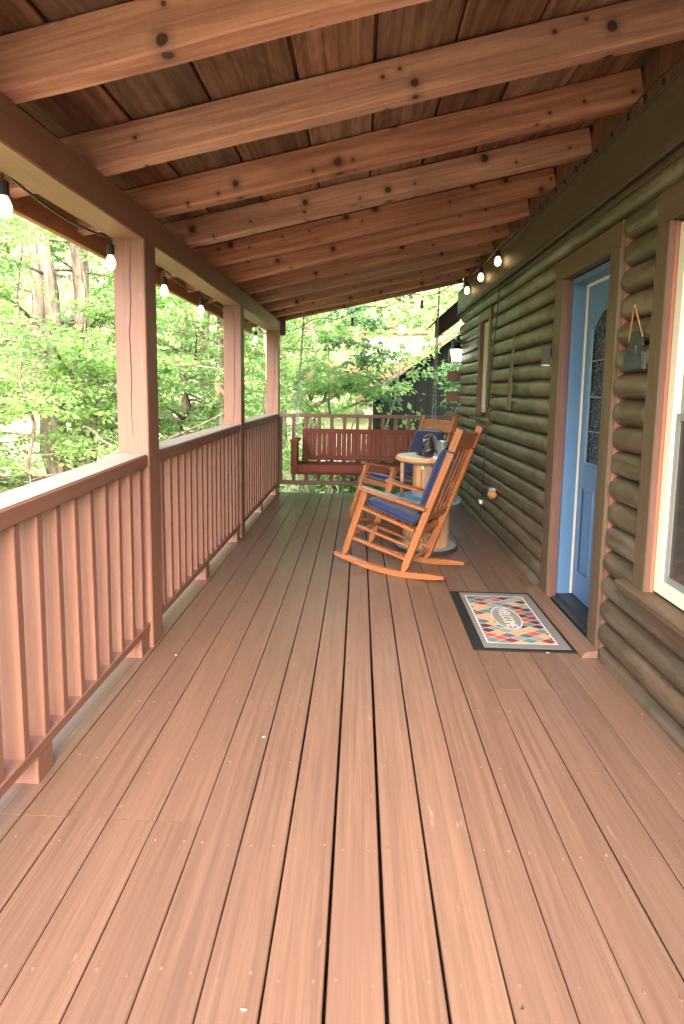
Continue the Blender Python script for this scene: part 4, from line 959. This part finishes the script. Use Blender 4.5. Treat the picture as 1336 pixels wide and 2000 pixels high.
tree('broad_tree', 'large multi stemmed tree with pale bark behind the nearest railing', (-4.5, 9.0, gz(-4.5, 9)-.1), 7, .19, 34, 'leaf_mid', G1, stems=3, llen=(2.0, 3.6), zr=(.12, .8), size=.085, lean=(-.12, 0))
tree('young_beech', 'bright leafy tree close beside the nearest porch post', (-5.3, 6.6, gz(-5.3, 6.6)-.1), 5.5, .07, 36, 'leaf_bright', G1, llen=(1.6, 2.8), zr=(.15, .9), size=.075)
tree('front_beech', 'small leafy tree just outside the nearest railing', (-4.1, 7.2, gz(-4.1, 7.2)-.1), 4.6, .04, 30, 'leaf_bright', G1, llen=(.9, 1.7), zr=(.2, .98), size=.07)
tree('leaning_tree', 'slim tree with branches crossing the left edge of the view', (-7.6, 8.4, gz(-7.6, 8.4)-.1), 6, .1, 26, 'leaf_bright', G1, llen=(2, 3.4), zr=(.12, .9), lean=(.15, 0))
tree('forked_tree', 'dark trunked tree seen between the first and second posts', (-3.4, 11, gz(-3.4, 11)-.1), 6.5, .14, 28, 'leaf_mid', G1, llen=(1.6, 3), zr=(.15, .9), lean=(.1, 0))
tree('dark_trunk_tree', 'straight dark trunk just left of the middle post', (-2.62, 11.2, gz(-2.6, 11.2)-.1), 7, .13, 26, 'leaf_bright', G1, llen=(1.6, 2.8), zr=(.18, .85))
tree('bright_maple', 'bright layered foliage tree in the second bay', (-4.0, 8.6, gz(-4, 8.6)-.1), 5, .05, 26, 'leaf_bright', G1, llen=(1.2, 2.2), zr=(.2, .95), size=.09, aim=(0, .9))
tree('back_tree', 'shaded tree farther back in the left wood', (-6.5, 14, gz(-6.5, 14)-.1), 8, .2, 32, 'leaf_mid', G1, llen=(2.4, 4.2), zr=(.1, .9), size=.12)
tree('back_tree', 'tall tree farther back between the posts', (-4.2, 16, gz(-4.2, 16)-.1), 8.5, .2, 32, 'leaf_bright', G1, llen=(2.4, 4.2), zr=(.1, .9), size=.13)
tree('back_tree', 'leafy tree at the far left edge of the wood', (-10.5, 12, gz(-10.5, 12)-.1), 8, .2, 30, 'leaf_bright', G1, llen=(2.4, 4.2), zr=(.1, .9), size=.12)
tree('ivy_tree', 'thick dark trunk behind the left chain of the swing', (-1.05, 12, gz(-1.05, 12)-.1), 8, .2, 32, 'leaf_bright', G2, llen=(1.5, 2.8), zr=(.22, .9), size=.09)
tree('bent_sapling', 'bent grey sapling standing behind the end railing', (-.42, 9.6, gz(-.42, 9.6)-.1), 3.9, .034, 14, 'leaf_bright', G2, bark='bark_pale', llen=(.6, 1.2), zr=(.55, 1), size=.1, wig=.16, lean=(-.1, 0))
tree('pale_sapling', 'thin pale sapling curving up behind the swing', (-.15, 9.3, gz(-.15, 9.3)-.1), 3.8, .022, 10, 'leaf_blue', G2, bark='bark_pale', llen=(.5, 1.0), zr=(.55, 1), size=.1, wig=.1, lean=(.1, 0))
tree('leaning_sapling', 'pale leaning sapling in front of the dark neighbouring wall', (0.0, 9.5, gz(0, 9.5)-.1), 4.2, .022, 12, 'leaf_bright', G2, bark='bark_pale', llen=(.4, .8), zr=(.6, 1), size=.09, lean=(.95, 0), wig=.08, dens=.6)
tree('hanging_maple', 'blue green maple branches hanging before the dark neighbouring wall', (2.25, 10.6, gz(2.25, 10.6)-.1), 3.9, .05, 15, 'leaf_blue', G2, llen=(.6, 1.1), zr=(.55, .9), size=.11, aim=(math.pi, .8), dens=.8)
tree('screen_tree', 'leafy tree above the porch end opening', (-1.6, 10.2, gz(-1.6, 10.2)-.1), 6.5, .05, 30, 'leaf_mid', G2, llen=(.8, 1.5), zr=(.45, .95), size=.085, aim=(2.4, .9))
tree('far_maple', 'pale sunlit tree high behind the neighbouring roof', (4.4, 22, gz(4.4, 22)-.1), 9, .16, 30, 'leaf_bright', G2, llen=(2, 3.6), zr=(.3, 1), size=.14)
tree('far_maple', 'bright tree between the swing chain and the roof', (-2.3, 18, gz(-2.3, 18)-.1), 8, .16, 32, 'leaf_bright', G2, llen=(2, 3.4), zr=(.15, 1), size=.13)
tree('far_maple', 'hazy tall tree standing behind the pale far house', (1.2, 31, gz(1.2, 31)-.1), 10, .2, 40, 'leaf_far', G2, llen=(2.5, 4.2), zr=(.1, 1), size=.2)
# low shrubs behind the end railing and below the side railing
def shrub(name, label, base, rx, ry_, rz, n, mat, size, group):
    base = Vector(base); t_ = thing(name, label, 'shrub', base, group); m = MB()
    P_ = rng.normal(0, 1, (n, 3)); P_ /= np.linalg.norm(P_, axis=1, keepdims=True); rr = rng.uniform(.45, 1, (n, 1))**.5
    lump = 1+.22*np.sin(P_[:, :1]*5+base.x*3)+.18*np.cos(P_[:, 1:2]*7)
    P_ = P_*rr*lump*np.array([rx, ry_, rz]); P_[:, 2] += rz*.9
    D_ = P_*np.array([1, 1, .4])/max(rx, rz)+rng.normal(0, .5, (n, 3)); D_[:, 2] -= .3; N_ = np.array([0, 0, .8])+rng.normal(0, .35, (n, 3))
    obj('foliage', leaf_mesh(P_+np.array(base), D_, N_, size*rng.uniform(.6, 1.25, n)), mat, t_)
    for k in range(7):
        a = random.uniform(0, 6.28); m.tube([base+Vector((0, 0, -.2)), base+Vector((math.cos(a)*rx*.35, math.sin(a)*ry_*.35, rz*.8)), base+Vector((math.cos(a)*rx*.7, math.sin(a)*ry_*.7, rz*1.5))], [.02, .013, .006], 5)
    obj('stem', m.mesh(), 'bark_pale', t_, smooth=True)
SG = 'low shrubs round the porch'
for (x, y, rx, ry_, rz, n, mat, s_, lab) in (
    (-.8, 9.1, .8, .6, .75, 1500, 'leaf_bright', .1, 'bright shrub behind the left part of the end railing'),
    (.2, 9.3, .7, .5, .8, 1300, 'leaf_blue', .11, 'blue green shrub behind the middle of the end railing'),
    (1.1, 9.4, 1.0, .5, .95, 2200, 'leaf_bright', .11, 'leafy pale shrub along the end railing before the dark wall'),
    (2.0, 9.6, .8, .5, .95, 1400, 'leaf_mid', .11, 'shrub at the cabin corner behind the end railing'),
    (-2.3, 9.3, 1.0, .8, .8, 1700, 'leaf_mid', .09, 'shrub beyond the far corner post'),
    (-3.3, 7.4, .9, .9, .7, 1500, 'leaf_bright', .085, 'low shrub below the middle railing section'),
    (-3.6, 4.8, 1.0, 1.1, .6, 1500, 'leaf_bright', .08, 'low shrub outside the nearest railing section')):
    shrub('shrub', lab, (x, y, gz(x, y)), rx, ry_, rz, n, mat, s_, SG)
# far wood on the hillside: one mass
n = 52000
xx = rng.uniform(-46, 26, n); yy = rng.uniform(21, 58, n); k = rng.random(n) < .35
xx[k] = rng.uniform(-42, -14, k.sum()); yy[k] = rng.uniform(2, 40, k.sum())
zz = np.array([gz(a, c) for a, c in zip(xx, yy)])
clump = np.sin(xx*1.1)*np.cos(yy*.9)+.6*np.sin(xx*2.3+yy*1.7)
top = 5.5+2.2*clump
hh = zz+rng.uniform(0.1, 1, n)**.8*np.clip(top, 1.5, 9)
P_ = np.stack([xx, yy, hh], 1); D_ = rng.normal(0, 1, (n, 3)); D_[:, 2] -= .4; N_ = np.array([0, -.3, .8])+rng.normal(0, .45, (n, 3))
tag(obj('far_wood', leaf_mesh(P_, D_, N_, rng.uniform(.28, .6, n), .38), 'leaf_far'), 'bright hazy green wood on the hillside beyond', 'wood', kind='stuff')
# small red ornament left of the middle post
t_ = thing('red_bird_ornament', 'small red wooden bird ornament hanging left of the middle post', 'ornament', (-1.32, 5.62, 1.3))
q = [(-.06, .075), (-.02, .08), (-.005, .055), (.0, .045), (.035, .01), (.045, -.035), (.025, -.015), (.003, .02), (-.012, -.005), (-.035, -.03), (-.03, -.005), (-.02, .03), (-.035, .06)]
n = len(q); b = MB(); b.add([(x, -.004, z) for x, z in q]+[(x, .004, z) for x, z in q], [tuple(range(n)), tuple(reversed(range(n, 2*n)))]+[(i, n+i, n+(i+1) % n, (i+1) % n) for i in range(n)])
bo = obj('bird', b.mesh(), 'bird_red', t_, Matrix.Translation((-1.33, 5.62, 1.345)) @ Matrix.Diagonal((1.25, 1, 1.25, 1)))
obj('wire', MB().tube([(-1.33, 5.62, 1.38), (-1.3, 5.62, 1.75), (-1.245, 5.6, 2.1)], .0015, 4).mesh(), 'black_metal', t_)

# ================================================================== neighbouring house
nh = thing('neighbour_house', 'dark walled neighbouring house with red roof beyond the porch', 'house', (2.6, 15, gz(2.6, 14)))
Yn = 13.2
def quad_prism(name, q, y0, y1, mat):
    n = len(q); b = MB(); b.add([(x, y0, z) for x, z in q]+[(x, y1, z) for x, z in q], [tuple(range(n)), tuple(reversed(range(n, 2*n)))]+[(i, n+i, n+(i+1) % n, (i+1) % n) for i in range(n)])
    return obj(name, b.mesh(), mat, nh)
s_ = (2.81-1.31)/(2.116+.033)
zr = lambda x: 1.33+s_*(x+.033)
for k in range(18):
    xa = .45+k*.28; xb = xa+.272; xm = 3.1
    top = lambda x: (zr(x) if x < xm else zr(2*xm-x))-.16
    quad_prism('wall_board', [(xa, -1.2), (xb, -1.2), (xb, top(xb)), (xa, top(xa))], Yn+.5, Yn+.53, 'siding_black')
quad_prism('wall', [(.42, -1.2), (5.6, -1.2), (5.6, zr(.6)-.2), (3.1, zr(3.1)-.2), (.42, zr(.42)-.2)], Yn+.54, Yn+5.5, 'siding_black')
quad_prism('roof', [(-.1, zr(-.1)-.03), (3.1, zr(3.1)-.03), (3.1, zr(3.1)+.03), (-.1, zr(-.1)+.03)], Yn, Yn+6, 'roof_red')
quad_prism('roof', [(3.102, zr(3.1)-.03), (6.3, zr(-.1)-.03), (6.3, zr(-.1)+.03), (3.102, zr(3.1)+.03)], Yn, Yn+6, 'roof_red')
quad_prism('rake_board', [(-.08, zr(-.08)-.19), (3.1, zr(3.1)-.19), (3.1, zr(3.1)-.031), (-.08, zr(-.08)-.031)], Yn+.03, Yn+.06, 'soffit_olive')
quad_prism('rake_trim', [(-.1, zr(-.1)-.09), (3.1, zr(3.1)-.09), (3.1, zr(3.1)-.0305), (-.1, zr(-.1)-.0305)], Yn+.005, Yn+.029, 'roof_red')
quad_prism('soffit', [(.1, zr(.1)-.2), (3.1, zr(3.1)-.2), (3.1, zr(3.1)-.192), (.1, zr(.1)-.192)], Yn+.03, Yn+.5, 'soffit_olive')
nb = thing('far_house', 'pale house with red roof edge glimpsed through the leaves', 'house', (1.0, 24, gz(1, 24)))
for (q, y0, y1, m_, nm) in (([(.2, -1), (3.8, -1), (3.8, 3.7), (.2, 3.7)], 24, 28, 'white_wall', 'wall'), ([(.0, 3.7), (4, 3.7), (3.8, 3.85), (.2, 3.85)], 23.6, 28.4, 'roof_red', 'roof'), ([(-1.6, 1.55), (2.4, 1.55), (2.0, 2.5), (-1.0, 2.5)], 21.6, 23.5, 'roof_red', 'porch_roof')):
    n = len(q); b = MB(); b.add([(x, y0, z) for x, z in q]+[(x, y1, z) for x, z in q], [tuple(range(n)), tuple(reversed(range(n, 2*n)))]+[(i, n+i, n+(i+1) % n, (i+1) % n) for i in range(n)])
    obj(nm, b.mesh(), m_, nb)
